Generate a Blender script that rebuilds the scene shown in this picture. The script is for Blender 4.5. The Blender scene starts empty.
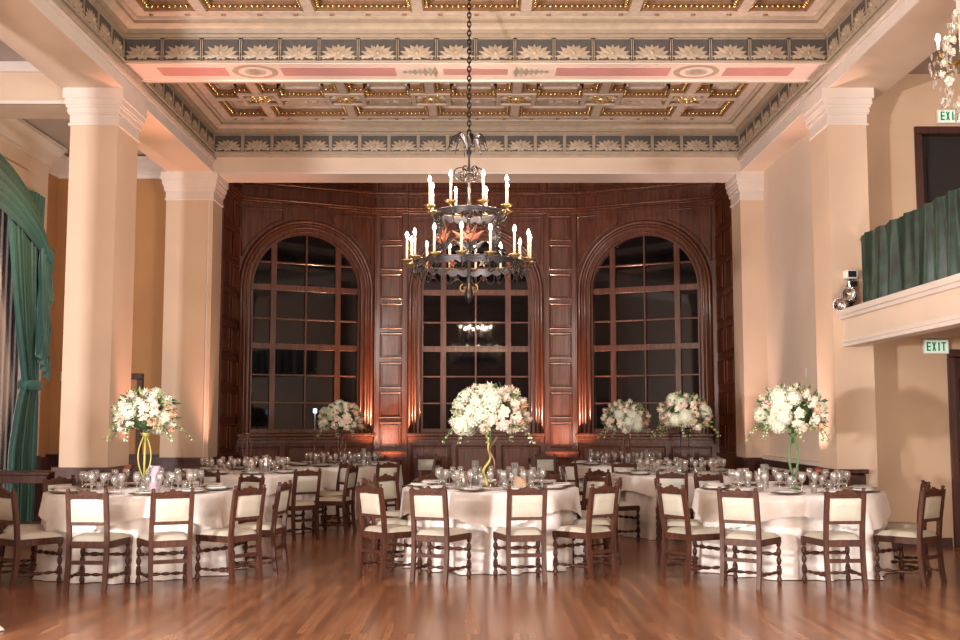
import bpy, math, random
from mathutils import Matrix, Vector
PI = math.pi
sin, cos = math.sin, math.cos
SC = bpy.context.scene
COL = SC.collection

# ------------------------------------------------------------------ mesh builder
class MB:
    def __init__(s):
        s.v = []; s.f = []; s.m = []; s.sm = []; s.T = None; s.mi = 0
    def pt(s, p):
        if s.T is not None: p = s.T @ Vector(p)
        s.v.append((p[0], p[1], p[2])); return len(s.v) - 1
    def face(s, ids, smooth=False, mi=None):
        s.f.append(tuple(ids)); s.m.append(s.mi if mi is None else mi); s.sm.append(smooth)
    def poly(s, pts, mi=None):
        s.face([s.pt(p) for p in pts], False, mi)
    def box(s, x0, x1, y0, y1, z0, z1, mi=None, b=0.0):
        if b > 0 and min(x1-x0, y1-y0, z1-z0) > 2.2*b:
            return s.bbox(x0, x1, y0, y1, z0, z1, b, mi)
        i = [s.pt(p) for p in ((x0,y0,z0),(x1,y0,z0),(x1,y1,z0),(x0,y1,z0),(x0,y0,z1),(x1,y0,z1),(x1,y1,z1),(x0,y1,z1))]
        for q in ((0,3,2,1),(4,5,6,7),(0,1,5,4),(1,2,6,5),(2,3,7,6),(3,0,4,7)):
            s.face([i[k] for k in q], False, mi)
    def bbox(s, x0, x1, y0, y1, z0, z1, b, mi=None):
        # chamfered box
        def ring(z, o):
            return [s.pt(p) for p in ((x0+b+o*0+(-b if o else 0)*0, y0, z),)]
        P = {}
        for ix, X in enumerate((x0, x1)):
            for iy, Y in enumerate((y0, y1)):
                for iz, Z in enumerate((z0, z1)):
                    sx = 1 if ix == 0 else -1; sy = 1 if iy == 0 else -1; sz = 1 if iz == 0 else -1
                    P[ix,iy,iz,'x'] = s.pt((X, Y+sy*b, Z+sz*b))
                    P[ix,iy,iz,'y'] = s.pt((X+sx*b, Y, Z+sz*b))
                    P[ix,iy,iz,'z'] = s.pt((X+sx*b, Y+sy*b, Z))
        F = lambda ids: s.face(ids, False, mi)
        F([P[0,0,0,'x'],P[0,0,1,'x'],P[0,1,1,'x'],P[0,1,0,'x']]); F([P[1,0,0,'x'],P[1,1,0,'x'],P[1,1,1,'x'],P[1,0,1,'x']])
        F([P[0,0,0,'y'],P[1,0,0,'y'],P[1,0,1,'y'],P[0,0,1,'y']]); F([P[0,1,0,'y'],P[0,1,1,'y'],P[1,1,1,'y'],P[1,1,0,'y']])
        F([P[0,0,0,'z'],P[0,1,0,'z'],P[1,1,0,'z'],P[1,0,0,'z']]); F([P[0,0,1,'z'],P[1,0,1,'z'],P[1,1,1,'z'],P[0,1,1,'z']])
        for iz in (0,1):
            for iy in (0,1):
                F([P[0,iy,iz,'y'],P[1,iy,iz,'y'],P[1,iy,iz,'z'],P[0,iy,iz,'z']])
            for ix in (0,1):
                F([P[ix,0,iz,'x'],P[ix,1,iz,'x'],P[ix,1,iz,'z'],P[ix,0,iz,'z']])
        for ix in (0,1):
            for iy in (0,1):
                F([P[ix,iy,0,'x'],P[ix,iy,1,'x'],P[ix,iy,1,'y'],P[ix,iy,0,'y']])
        for ix in (0,1):
            for iy in (0,1):
                for iz in (0,1):
                    F([P[ix,iy,iz,'x'],P[ix,iy,iz,'y'],P[ix,iy,iz,'z']])
    def grid(s, rows, smooth=True, mi=None, closed=False):
        ids = [[s.pt(p) for p in r] for r in rows]
        n = len(ids[0])
        for a in range(len(ids)-1):
            for b in range(n if closed else n-1):
                c = (b+1) % n
                s.face((ids[a][b], ids[a][c], ids[a+1][c], ids[a+1][b]), smooth, mi)
        return ids
    def lathe(s, prof, c=(0,0,0), n=16, mi=None, cap=True, smooth=True, sx=1, sy=1):
        rows = [[(c[0]+r*sx*cos(2*PI*k/n), c[1]+r*sy*sin(2*PI*k/n), c[2]+z) for k in range(n)] for r, z in prof]
        ids = s.grid(rows, smooth, mi, True)
        if cap:
            if prof[0][0] > 1e-5: s.face(ids[0][::-1], False, mi)
            if prof[-1][0] > 1e-5: s.face(ids[-1], False, mi)
    def tube(s, pts, r, n=8, mi=None, cap=True, closed=False):
        pts = [Vector(p) for p in pts]; N = len(pts)
        rr = r if isinstance(r, (list, tuple)) else [r]*N
        rows = []; up = None
        for i, p in enumerate(pts):
            if closed: t = pts[(i+1) % N] - pts[i-1]
            else: t = pts[min(i+1, N-1)] - pts[max(i-1, 0)]
            if t.length < 1e-9: t = Vector((0,0,1))
            t.normalize()
            if up is None:
                up = Vector((0,0,1)) if abs(t.z) < .9 else Vector((1,0,0))
            a = t.cross(up)
            if a.length < 1e-6: a = t.orthogonal()
            a.normalize(); b = a.cross(t).normalized(); up = b
            rows.append([p + a*(rr[i]*cos(2*PI*k/n)) + b*(rr[i]*sin(2*PI*k/n)) for k in range(n)])
        if closed: rows.append(rows[0])
        ids = s.grid(rows, True, mi, True)
        if cap and not closed:
            s.face(ids[0][::-1], False, mi); s.face(ids[-1], False, mi)
    def ball(s, c, rx, ry=None, rz=None, n=8, m=5, mi=None):
        ry = rx if ry is None else ry; rz = rx if rz is None else rz
        rows = []
        for j in range(m+1):
            a = -PI/2 + PI*j/m
            rows.append([(c[0]+rx*cos(a)*cos(2*PI*k/n), c[1]+ry*cos(a)*sin(2*PI*k/n), c[2]+rz*sin(a)) for k in range(n)])
        s.grid(rows, True, mi, True)
    def gem(s, c, r, mi=None):
        i = [s.pt(p) for p in ((c[0]+r,c[1],c[2]),(c[0],c[1]+r,c[2]),(c[0]-r,c[1],c[2]),(c[0],c[1]-r,c[2]),(c[0],c[1],c[2]-r),(c[0],c[1],c[2]+r))]
        for k in range(4):
            s.face((i[k], i[(k+1)%4], i[5]), True, mi); s.face((i[(k+1)%4], i[k], i[4]), True, mi)
    def prism(s, outline, y0, y1, mi=None):
        # outline in (x,z), extruded along y
        a = [s.pt((x, y0, z)) for x, z in outline]; b = [s.pt((x, y1, z)) for x, z in outline]
        s.face(a, False, mi); s.face(b[::-1], False, mi)
        n = len(a)
        for k in range(n):
            s.face((a[k], b[k], b[(k+1)%n], a[(k+1)%n]), False, mi)
    def build(s, name, mats, parent=None):
        me = bpy.data.meshes.new(name)
        me.from_pydata(s.v, [], s.f)
        if not isinstance(mats, (list, tuple)): mats = [mats]
        for m in mats: me.materials.append(m)
        me.polygons.foreach_set('material_index', s.m)
        me.polygons.foreach_set('use_smooth', s.sm)
        me.validate(); me.update()
        o = bpy.data.objects.new(name, me); COL.objects.link(o)
        if parent is not None: o.parent = parent
        return o

def thing(name, label, cat, loc=(0,0,0), rz=0, group=None):
    o = bpy.data.objects.new(name, None); COL.objects.link(o)
    o.empty_display_size = .1
    o.location = loc; o.rotation_euler = (0,0,rz); o['label'] = label; o['category'] = cat
    if group: o['group'] = group
    return o
def tag(o, label, cat, group=None, kind=None):
    o['label'] = label; o['category'] = cat
    if group: o['group'] = group
    if kind: o['kind'] = kind
    return o
def struct(name, mb, mats):
    o = mb.build(name, mats); o['kind'] = 'structure'; return o
def slabel(o, label):
    o['label'] = label; return o
def copy_tree(o, parent=None, kids=None):
    c = o.copy(); COL.objects.link(c); c.parent = parent
    for ch in (KIDS.get(o.name) or [x for x in o.children]):
        copy_tree(ch, c)
    return c
KIDS = {}

# ------------------------------------------------------------------ materials
def nm(name):
    m = bpy.data.materials.new(name); m.use_nodes = True
    nt = m.node_tree; bs = nt.nodes['Principled BSDF']
    return m, nt, bs
def simple(name, col, rough=.5, metal=0, spec=.5, sheen=0, bump=0, bscale=60, var=0.0, vscale=4, coat=0, ior=None, emis=None, estr=0, sss=0):
    m, nt, bs = nm(name)
    bs.inputs['Base Color'].default_value = (*col, 1)
    bs.inputs['Roughness'].default_value = rough
    bs.inputs['Metallic'].default_value = metal
    bs.inputs['Specular IOR Level'].default_value = spec
    if sheen: bs.inputs['Sheen Weight'].default_value = sheen; bs.inputs['Sheen Roughness'].default_value = .4
    if coat: bs.inputs['Coat Weight'].default_value = coat; bs.inputs['Coat Roughness'].default_value = .15
    if ior: bs.inputs['IOR'].default_value = ior
    if sss: bs.inputs['Subsurface Weight'].default_value = sss
    if emis: bs.inputs['Emission Color'].default_value = (*emis, 1); bs.inputs['Emission Strength'].default_value = estr
    tc = nt.nodes.new('ShaderNodeTexCoord')
    if var:
        n = nt.nodes.new('ShaderNodeTexNoise'); n.inputs['Scale'].default_value = vscale; n.inputs['Detail'].default_value = 6
        nt.links.new(tc.outputs['Object'], n.inputs['Vector'])
        r = nt.nodes.new('ShaderNodeValToRGB')
        r.color_ramp.elements[0].position = .3; r.color_ramp.elements[1].position = .7
        r.color_ramp.elements[0].color = (*[c*(1-var) for c in col], 1)
        r.color_ramp.elements[1].color = (*[min(1, c*(1+var)) for c in col], 1)
        nt.links.new(n.outputs['Fac'], r.inputs['Fac']); nt.links.new(r.outputs['Color'], bs.inputs['Base Color'])
    if bump:
        n2 = nt.nodes.new('ShaderNodeTexNoise'); n2.inputs['Scale'].default_value = bscale; n2.inputs['Detail'].default_value = 4
        nt.links.new(tc.outputs['Object'], n2.inputs['Vector'])
        b = nt.nodes.new('ShaderNodeBump'); b.inputs['Strength'].default_value = bump; b.inputs['Distance'].default_value = .01
        nt.links.new(n2.outputs['Fac'], b.inputs['Height']); nt.links.new(b.outputs['Normal'], bs.inputs['Normal'])
    return m
def wood(name, c0, c1, rough=.3, sc=(14,14,1.2), coat=.3, spec=.4, crough=.2):
    m, nt, bs = nm(name)
    tc = nt.nodes.new('ShaderNodeTexCoord'); mp = nt.nodes.new('ShaderNodeMapping')
    mp.inputs['Scale'].default_value = sc
    n = nt.nodes.new('ShaderNodeTexNoise'); n.inputs['Scale'].default_value = 1.5; n.inputs['Detail'].default_value = 8; n.inputs['Distortion'].default_value = .6
    r = nt.nodes.new('ShaderNodeValToRGB')
    r.color_ramp.elements[0].position = .32; r.color_ramp.elements[1].position = .68
    r.color_ramp.elements[0].color = (*c0, 1); r.color_ramp.elements[1].color = (*c1, 1)
    nt.links.new(tc.outputs['Object'], mp.inputs['Vector']); nt.links.new(mp.outputs['Vector'], n.inputs['Vector'])
    nt.links.new(n.outputs['Fac'], r.inputs['Fac']); nt.links.new(r.outputs['Color'], bs.inputs['Base Color'])
    bs.inputs['Roughness'].default_value = rough
    bs.inputs['Specular IOR Level'].default_value = spec
    bs.inputs['Coat Weight'].default_value = coat; bs.inputs['Coat Roughness'].default_value = crough
    return m
def floor_mat():
    m, nt, bs = nm('oak_strip_floor')
    tc = nt.nodes.new('ShaderNodeTexCoord'); mp = nt.nodes.new('ShaderNodeMapping')
    mp.inputs['Rotation'].default_value = (0, 0, PI/2)
    br = nt.nodes.new('ShaderNodeTexBrick')
    br.inputs['Scale'].default_value = 1; br.inputs['Brick Width'].default_value = 1.1; br.inputs['Row Height'].default_value = .055
    br.inputs['Mortar Size'].default_value = .0012; br.inputs['Mortar Smooth'].default_value = .2; br.inputs['Bias'].default_value = -.05
    br.inputs['Color1'].default_value = (.185, .074, .036, 1); br.inputs['Color2'].default_value = (.33, .148, .072, 1); br.inputs['Mortar'].default_value = (.05, .018, .01, 1)
    br.offset = .37
    nt.links.new(tc.outputs['Object'], mp.inputs['Vector']); nt.links.new(mp.outputs['Vector'], br.inputs['Vector'])
    mp2 = nt.nodes.new('ShaderNodeMapping'); mp2.inputs['Scale'].default_value = (40, 2.2, 1)
    nt.links.new(tc.outputs['Object'], mp2.inputs['Vector'])
    n = nt.nodes.new('ShaderNodeTexNoise'); n.inputs['Scale'].default_value = 1; n.inputs['Detail'].default_value = 7
    nt.links.new(mp2.outputs['Vector'], n.inputs['Vector'])
    mx = nt.nodes.new('ShaderNodeMix'); mx.data_type = 'RGBA'; mx.blend_type = 'MULTIPLY'; mx.inputs[0].default_value = .3
    r = nt.nodes.new('ShaderNodeValToRGB'); r.color_ramp.elements[0].position = .25; r.color_ramp.elements[0].color = (.45,.4,.36,1); r.color_ramp.elements[1].position = .75; r.color_ramp.elements[1].color = (1.0,1.0,1.0,1)
    nt.links.new(n.outputs['Fac'], r.inputs['Fac'])
    nt.links.new(br.outputs['Color'], mx.inputs[6]); nt.links.new(r.outputs['Color'], mx.inputs[7])
    nt.links.new(mx.outputs[2], bs.inputs['Base Color'])
    n3 = nt.nodes.new('ShaderNodeTexNoise'); n3.inputs['Scale'].default_value = 1.3; n3.inputs['Detail'].default_value = 5
    nt.links.new(tc.outputs['Object'], n3.inputs['Vector'])
    mr = nt.nodes.new('ShaderNodeMapRange'); mr.inputs[3].default_value = .25; mr.inputs[4].default_value = .31
    bs.inputs['Roughness'].default_value = .23
    b = nt.nodes.new('ShaderNodeBump'); b.inputs['Strength'].default_value = .12; b.inputs['Distance'].default_value = .001
    nt.links.new(br.outputs['Fac'], b.inputs['Height']); b.invert = True
    return m
def clear_glass(name, tint=(1,1,1), gl=.12):
    m, nt, bs = nm(name); nt.nodes.remove(bs)
    out = nt.nodes['Material Output']
    tr = nt.nodes.new('ShaderNodeBsdfTransparent'); tr.inputs[0].default_value = (*tint, 1)
    g = nt.nodes.new('ShaderNodeBsdfGlossy'); g.inputs['Roughness'].default_value = .08
    fr = nt.nodes.new('ShaderNodeLayerWeight'); fr.inputs['Blend'].default_value = .35
    mr = nt.nodes.new('ShaderNodeMapRange'); mr.inputs[3].default_value = gl; mr.inputs[4].default_value = .85
    mix = nt.nodes.new('ShaderNodeMixShader')
    nt.links.new(fr.outputs['Facing'], mr.inputs[0]); nt.links.new(mr.outputs[0], mix.inputs[0])
    df = nt.nodes.new('ShaderNodeBsdfDiffuse'); df.inputs[0].default_value = (.9,.9,.9,1); m0 = nt.nodes.new('ShaderNodeMixShader'); m0.inputs[0].default_value = .13  # white diffuse share stands in for the glassware's bright glints
    nt.links.new(tr.outputs[0], m0.inputs[1]); nt.links.new(df.outputs[0], m0.inputs[2]); nt.links.new(m0.outputs[0], mix.inputs[1]); nt.links.new(g.outputs[0], mix.inputs[2]); nt.links.new(mix.outputs[0], out.inputs['Surface'])
    return m
def sheer(name, col):
    m, nt, bs = nm(name)
    bs.inputs['Base Color'].default_value = (*col, 1); bs.inputs['Roughness'].default_value = .9
    bs.inputs['Alpha'].default_value = .85
    return m

M = dict(
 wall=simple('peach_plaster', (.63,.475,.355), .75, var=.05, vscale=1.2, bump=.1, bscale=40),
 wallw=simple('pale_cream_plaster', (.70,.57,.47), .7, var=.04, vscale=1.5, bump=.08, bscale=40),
 tan=simple('tungsten_lit_plaster', (.42,.215,.09), .8, var=.07, vscale=1.3, bump=.1, bscale=40),  # orange of the aisle's tungsten light put into the plaster colour
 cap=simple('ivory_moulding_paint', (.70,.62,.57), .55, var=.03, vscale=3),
 soff=simple('peach_beam_paint', (.70,.54,.43), .6, var=.05, vscale=1.4),
 grey=simple('grey_ceiling_plaster', (.43,.37,.34), .85, var=.05),
 band=simple('beige_grey_moulding', (.42,.34,.26), .5, var=.1, vscale=9),
 band2=simple('taupe_moulding', (.27,.205,.145), .5, var=.12, vscale=9),
 dark=simple('slate_painted_panel', (.075,.066,.062), .6, var=.15, vscale=12),
 leafp=simple('gilded_plaster_leaf', (.42,.325,.235), .5, metal=.1, var=.2, vscale=20),
 gold=simple('aged_gold', (1,.66,.26), .25, metal=.9, var=.2, vscale=25),
 coff=simple('mottled_coffer_plaster', (.47,.40,.35), .65, var=.22, vscale=14, bump=.25, bscale=40),
 rib=simple('grey_beige_rib', (.50,.41,.34), .6, var=.14, vscale=12, bump=.1),
 brown=simple('bronze_brown_step', (.26,.14,.075), .4, metal=.2, var=.2, vscale=15),
 pink=simple('dusty_pink_beam_panel', (.55,.27,.26), .6, var=.1, vscale=2.5),
 beamp=simple('cream_pink_beam_paint', (.74,.60,.54), .6, var=.04, vscale=3),
 medal=simple('grey_green_medallion_paint', (.42,.40,.36), .6, var=.2, vscale=16),
 mahog=wood('mahogany_panelling', (.080,.023,.012), (.195,.062,.030), .35, coat=.6, crough=.12),
 mahogd=wood('dark_mahogany', (.035,.011,.008), (.085,.026,.018), .33, coat=.3),
 chairw=wood('walnut_chair_frame', (.038,.013,.008), (.095,.034,.019), .5, sc=(30,30,4), coat=.05, spec=.3),
 cush=simple('ivory_leather', (.50,.475,.40), .5, var=.05, vscale=10, bump=.05),
 floor=floor_mat(),
 cloth=simple('ivory_satin_cloth', (.74,.69,.66), .5, sheen=.3, var=.05, vscale=14, bump=.18, bscale=35),
 napkin=simple('white_linen', (.82,.79,.76), .8, bump=.1),
 plate=simple('white_china', (.80,.77,.74), .2),
 rim=simple('bronze_charger_rim', (.22,.13,.07), .3, metal=.7),
 glass=clear_glass('clear_crystal', gl=.25),
 vglass=clear_glass('clear_vase_glass', (.93,.96,.95), .16),
 pane=simple('black_night_glass', (.006,.006,.008), .035, spec=.5, ior=1.45),
 green=simple('teal_green_drapery', (.045,.15,.135), .55, sheen=.5, var=.12, vscale=8),
 velvet=simple('emerald_velvet', (.004,.030,.020), .42, sheen=.10, var=.9, vscale=6),
 sheer=sheer('lilac_sheer', (.82,.76,.79)),
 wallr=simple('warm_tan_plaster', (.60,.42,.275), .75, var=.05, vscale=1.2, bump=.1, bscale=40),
 iron=simple('wrought_iron', (.035,.03,.03), .38, metal=.8, var=.2, vscale=20),
 ironl=simple('burnished_iron', (.085,.08,.09), .35, metal=.8),
 rust=simple('copper_red_leaf', (.28,.10,.06), .4, metal=.5),
 brass=simple('antique_brass', (.42,.28,.12), .3, metal=.9),
 candle=simple('candle_sleeve', (.85,.62,.45), .5, sss=0, emis=(1,.6,.38), estr=.15),
 bulb=simple('warm_bulb', (1,.8,.5), .4, emis=(1,.76,.52), estr=260),
 rosew=simple('ivory_rose', (.85,.80,.68), .6, var=.05),
 rosep=simple('blush_rose', (.86,.71,.62), .6, var=.06),
 rosec=simple('peach_rose', (.85,.53,.38), .6, var=.08),
 hydr=simple('white_green_hydrangea', (.78,.82,.68), .65, var=.08, vscale=30),
 leaf=simple('foliage_green', (.06,.13,.05), .5, var=.3, vscale=20),
 leafl=simple('pale_sprig_green', (.30,.38,.14), .5, var=.2, vscale=20),
 wirey=simple('chartreuse_wire', (.48,.46,.10), .4),
 wireg=simple('green_wire', (.10,.20,.075), .4),
 wireb=simple('bronze_wire', (.20,.11,.08), .35, metal=.5),
 black=simple('matte_black', (.012,.012,.013), .45),
 chrome=simple('polished_chrome', (.8,.8,.82), .12, metal=1),
 steel=simple('silver_plate', (.75,.74,.73), .18, metal=1),
 white=simple('white_plastic', (.82,.83,.80), .5),
 wax=simple('white_wax', (.88,.85,.78), .5, emis=(1,.8,.6), estr=.08),
 exitg=simple('exit_green', (.0,.22,.10), .5, emis=(0,.5,.2), estr=.15),
 exitw=simple('exit_sign_face', (.75,.85,.75), .5, emis=(.7,1,.8), estr=.35),
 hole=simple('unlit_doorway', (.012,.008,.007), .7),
 uplens=simple('orange_lamp_lens', (1,.25,.06), .4, emis=(1,.22,.05), estr=8),
 card=simple('tan_card', (.55,.36,.22), .7),
 lav=simple('lavender_glass', (.55,.42,.50), .15),
)
# ------------------------------------------------------------------ room constants
XL, XR = -4.13, 4.03          # inner faces of the two colonnades
YC0, YC1 = 12.5, 13.15        # middle columns
YP0, YP1 = 16.8, 17.4         # pilasters framing the bay
ZS = 5.29                     # underside of the long beams
ZF0, ZF1 = 5.585, 5.87        # painted frieze
ZC = 6.05                     # coffered ceiling

# floor
b = MB(); b.box(-7.6, 7.6, -2.5, 21.4, -.12, 0); struct('floor', b, M['floor'])

def capital(b, x0, x1, y0, y1, z0=4.87, z1=ZS, faces=None):
    steps = [(0.0, z0, z0+.035, .03), (0, z0+.035, z0+.15, .012), (0, z0+.15, z0+.175, .04), (0, z0+.175, z0+.25, .055),
             (0, z0+.25, z0+.285, .09), (0, z0+.285, z0+.345, .115), (0, z0+.345, z1, .14)]
    for _, a, c, e in steps:
        b.box(x0-e, x1+e, y0-e, y1+e, a, c, 1)
def column(name, x0, x1, y0, y1, plinth=.93):
    b = MB(); b.box(x0, x1, y0, y1, 0, ZS, 0)
    for e, a, c in ((.02, 4.86, 4.885), (.008, 4.885, 4.99), (.022, 4.99, 5.01), (.032, 5.01, 5.07), (.045, 5.07, 5.10), (.058, 5.10, 5.17), (.075, 5.17, ZS)):
        b.box(x0-e, x1+e, y0-e, y1+e, a, c, 1)
    if plinth:
        b.box(x0-.03, x1+.03, y0-.03, y1+.03, 0, plinth-.04, 2)
        b.box(x0-.06, x1+.06, y0-.06, y1+.06, plinth-.04, plinth, 2)
        b.box(x0-.05, x1+.05, y0-.05, y1+.05, 0, .15, 2)
        n = 1
        b.box(x0+.1, x1-.1, y0-.045, y0-.03, .25, plinth-.15, 2)
    return struct(name, b, [M['wall'], M['cap'], M['mahogd']])
column('wall_pier_left', XL-.62, XL-.07, YC0, YC1+.1)
column('wall_pier_right', XR, XR+.45, YC0, YC1, 0)
column('wall_pier_near_left', XL-.62, XL, 8.3, 8.95)
column('wall_pier_near_right', XR, XR+.6, 8.3, 9.0)
column('wall_bay_pier_left', XL-.73, XL, YP0, YP1, .9)
column('wall_bay_pier_right', XR, XR+.6, YP0, YP1, .9)
# light bead running up the left bay pier
b = MB(); b.box(XL-.075, XL-.055, YP0-.012, YP0, .9, 4.86); struct('trim_1', b, M['cap'])

# right wall between the piers, with its dark dado
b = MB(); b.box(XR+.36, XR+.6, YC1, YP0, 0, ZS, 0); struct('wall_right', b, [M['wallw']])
b = MB()
b.box(XR+.28, XR+.36, YC1, YP0, 0, .88); b.box(XR+.24, XR+.36, YC1, YP0, .88, .93, 1)
b.box(XR+.26, XR+.36, YC1, YP0, .74, .775, 1)
for k in range(6):
    y = YC1+.15+k*.58
    b.box(XR+.265, XR+.28, y, y+.45, .2, .66)
struct('trim_2', b, [M['mahogd'], M['cap']])
# dado box wrapped round the right pier
b = MB(); b.box(XR-.05, XR+.3, YC0-.07, YC1, 0, .86, b=.02); b.box(XR-.07, XR+.33, YC0-.09, YC1+.02, .86, .91, b=.012)
b.box(XR+.02, XR+.23, YC0-.085, YC0-.07, .15, .74)
struct('trim_3', b, M['mahogd'])

# wall under and above the balcony (faces the camera)
YW = 12.95
b = MB()
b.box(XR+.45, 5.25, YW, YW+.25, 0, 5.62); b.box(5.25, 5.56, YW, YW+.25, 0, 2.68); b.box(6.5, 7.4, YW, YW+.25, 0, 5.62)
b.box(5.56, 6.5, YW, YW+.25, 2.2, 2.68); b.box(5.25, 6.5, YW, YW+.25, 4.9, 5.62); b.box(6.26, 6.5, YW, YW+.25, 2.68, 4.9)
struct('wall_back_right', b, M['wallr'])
b = MB(); b.box(XR+.45, 5.48, YW-.02, YW, 0, .1); struct('baseboard_right', b, M['mahogd'])
def doorway(name, x0, x1, z0, z1, y, leaf=True):
    b = MB(); f = .09
    b.box(x0, x0+f, y-.03, y+.2, z0, z1-.001, b=.008); b.box(x1-f, x1, y-.03, y+.2, z0, z1-.001, b=.008); b.box(x0, x1, y-.03, y+.2, z1, z1+f, b=.008)
    o = struct(name, b, M['mahogd'])
    c = MB(); c.box(x0+f, x1-f, y+.12, y+.16, z0, z1)
    for k in range(3):
        h = (z1-z0-.3)/3
        c.box(x0+f+.1, x1-f-.1, y+.105, y+.12, z0+.12+k*h, z0+.05+(k+1)*h)
    c.build('leaf_or_dark_fill', M['mahogd'] if leaf else M['hole'], o)  # with leaf off, the board's black paints the darkness of an open doorway
    h = MB(); h.tube([(x0+f+.05, y+.12, z0+1.0), (x0+f+.05, y+.06, z0+1.0), (x0+f+.17, y+.06, z0+1.0)], .01)
    h.build('handle', M['brass'], o)
    return o
doorway('door_1', 5.50, 6.5, 0, 2.2, YW)
doorway('door_2', 5.21, 6.3, 2.68, 4.88, YW, False)

# left aisle
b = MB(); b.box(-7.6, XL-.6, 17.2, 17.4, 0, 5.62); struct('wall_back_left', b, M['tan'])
b = MB()
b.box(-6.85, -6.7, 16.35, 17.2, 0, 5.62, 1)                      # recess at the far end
b.box(-6.85, -6.52, -2.5, 10.4, 0, 5.62, 0)
b.box(-6.85, -6.52, 10.4, 16.35, 5.05, 5.62, 0)
b.box(-6.85, -6.52, 10.4, 11.0, 0, 5.05, 0); b.box(-6.85, -6.52, 15.6, 16.35, 0, 5.05, 0)
# arch spandrels of the draped window (arch centre y 13.9, springing z 3.9)
N = 20; cy, rz_, ry_, zs = 13.3, 1.15, 2.3, 3.9
pts = [(cy - ry_*cos(PI*k/N), zs + rz_*sin(PI*k/N)) for k in range(N+1)]
for k in range(N):
    (ya, za), (yb, zb) = pts[k], pts[k+1]
    b.poly([(-6.52, ya, za), (-6.52, yb, zb), (-6.52, yb, 5.06), (-6.52, ya, 5.06)], 0)
    b.poly([(-6.52, ya, za), (-6.8, ya, za), (-6.8, yb, zb), (-6.52, yb, zb)], 0)
struct('wall_left', b, [M['wallw'], M['tan']])
def crown(name, pts, z, mat, drop=.32, out=.2, side=1):
    """crown moulding along a polyline, profile leaning out to the left of travel*side"""
    prof = [(0, -drop), (.025, -drop), (.03, -drop+.05), (.06, -drop+.1), (.11, -drop+.16), (out-.05, -.1), (out-.02, -.06), (out, -.055), (out, 0)]
    b = MB(); n = len(pts); nor = []
    for i in range(n):
        ds = []
        if i > 0: ds.append((Vector(pts[i])-Vector(pts[i-1])).normalized())
        if i < n-1: ds.append((Vector(pts[i+1])-Vector(pts[i])).normalized())
        ns = [Vector((-d.y*side, d.x*side)) for d in ds]
        a = sum(ns, Vector((0,0)))
        a.normalize(); k = 1/max(.3, a.dot(ns[0])); nor.append(a*k)
    rows = [[(pts[i][0]+nor[i].x*d, pts[i][1]+nor[i].y*d, z+h) for i in range(n)] for d, h in prof]
    b.grid(rows, False)
    return struct(name, b, mat)
crown('trim_4', [(-6.52, -2.5), (-6.52, 16.35), (-6.7, 16.35), (-6.7, 17.2), (XL-.7, 17.2)], 5.6, M['cap'], side=-1)
b = MB(); b.box(-6.7, XL-.72, 17.12, 17.2, 0, .9); b.box(-6.7, XL-.72, 17.08, 17.2, .9, .94); b.box(-6.7, -6.62, 16.35, 17.2, 0, .9); b.box(-6.52, -6.48, 16.2, 16.36, 0, .94)
struct('trim_5', b, M['mahogd'])
doorway('door_3', -6.25, -5.25, 0, 2.1, 17.18)
# aisle ceilings, cross ribs
b = MB(); b.box(-6.9, XL-.7, -2.5, 17.4, 5.62, 5.75); b.box(XR+.7, 7.6, -2.5, 13.2, 5.62, 5.75); struct('ceiling_aisles', b, M['grey'])
b = MB()
b.box(-6.85, XL-.6, YC0+.02, YC1-.02, 5.12, 5.62, 0); b.box(-6.85, XL-.6, YC0-.02, YC0+.02, 5.5, 5.62, 1); b.box(-6.85, XL-.6, YC0-.01, YC0+.03, 5.12, 5.16, 1)
struct('ceiling_beam_aisle', b, [M['wall'], M['cap']])
b = MB(); b.box(7.2, 7.4, -2.5, 13, 0, 5.7); struct('wall_far_right', b, M['wall'])
b = MB(); b.box(-7.6, 7.6, -2.7, -2.5, 0, 6.3); struct('wall_back', b, M['wall'])

# ------------------------------------------------------------------ beams
b = MB()
for s, xi in ((-1, XL-.02), (1, XR+.02)):
    xo = xi + s*.7
    x0, x1 = min(xi, xo), max(xi, xo)
    b.box(x0, x1, -2.5, YP1, ZS, 6.3, 0)
    # stepped white mouldings up the inner face
    for d, z0, z1, mi in ((.02, ZS, ZS+.05, 1), (.0, ZS+.05, ZS+.15, 1), (.03, ZS+.15, ZS+.19, 1), (.055, ZS+.19, ZS+.23, 2), (.03, ZS+.23, ZF0, 2)):
        if s < 0: b.box(xi, xi+d+.001, -2.5, YP0, z0, z1, mi)
        else: b.box(xi-d-.001, xi, -2.5, YP0, z0, z1, mi)
struct('ceiling_beams_long', b, [M['soff'], M['cap'], M['band']])
b = MB(); b.box(XL-.02, XR+.02, YP0-.02, YP1, ZS+.0, 6.3, 0); b.box(XL-.02, XR+.02, YP0-.03, YP1+.01, ZS-.025, ZS, 3)  # pale slab underneath carries the soffit's uplit brightness in its colour
b.box(XL, XR, YP0-.06, YP0-.02, ZF0-.06, ZF0-.03, 2); b.box(XL, XR, YP0-.09, YP0-.02, ZF0-.03, ZF0, 2)
struct('ceiling_beam_bay', b, [M['soff'], M['pink'], M['band'], M['cap']])
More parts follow.
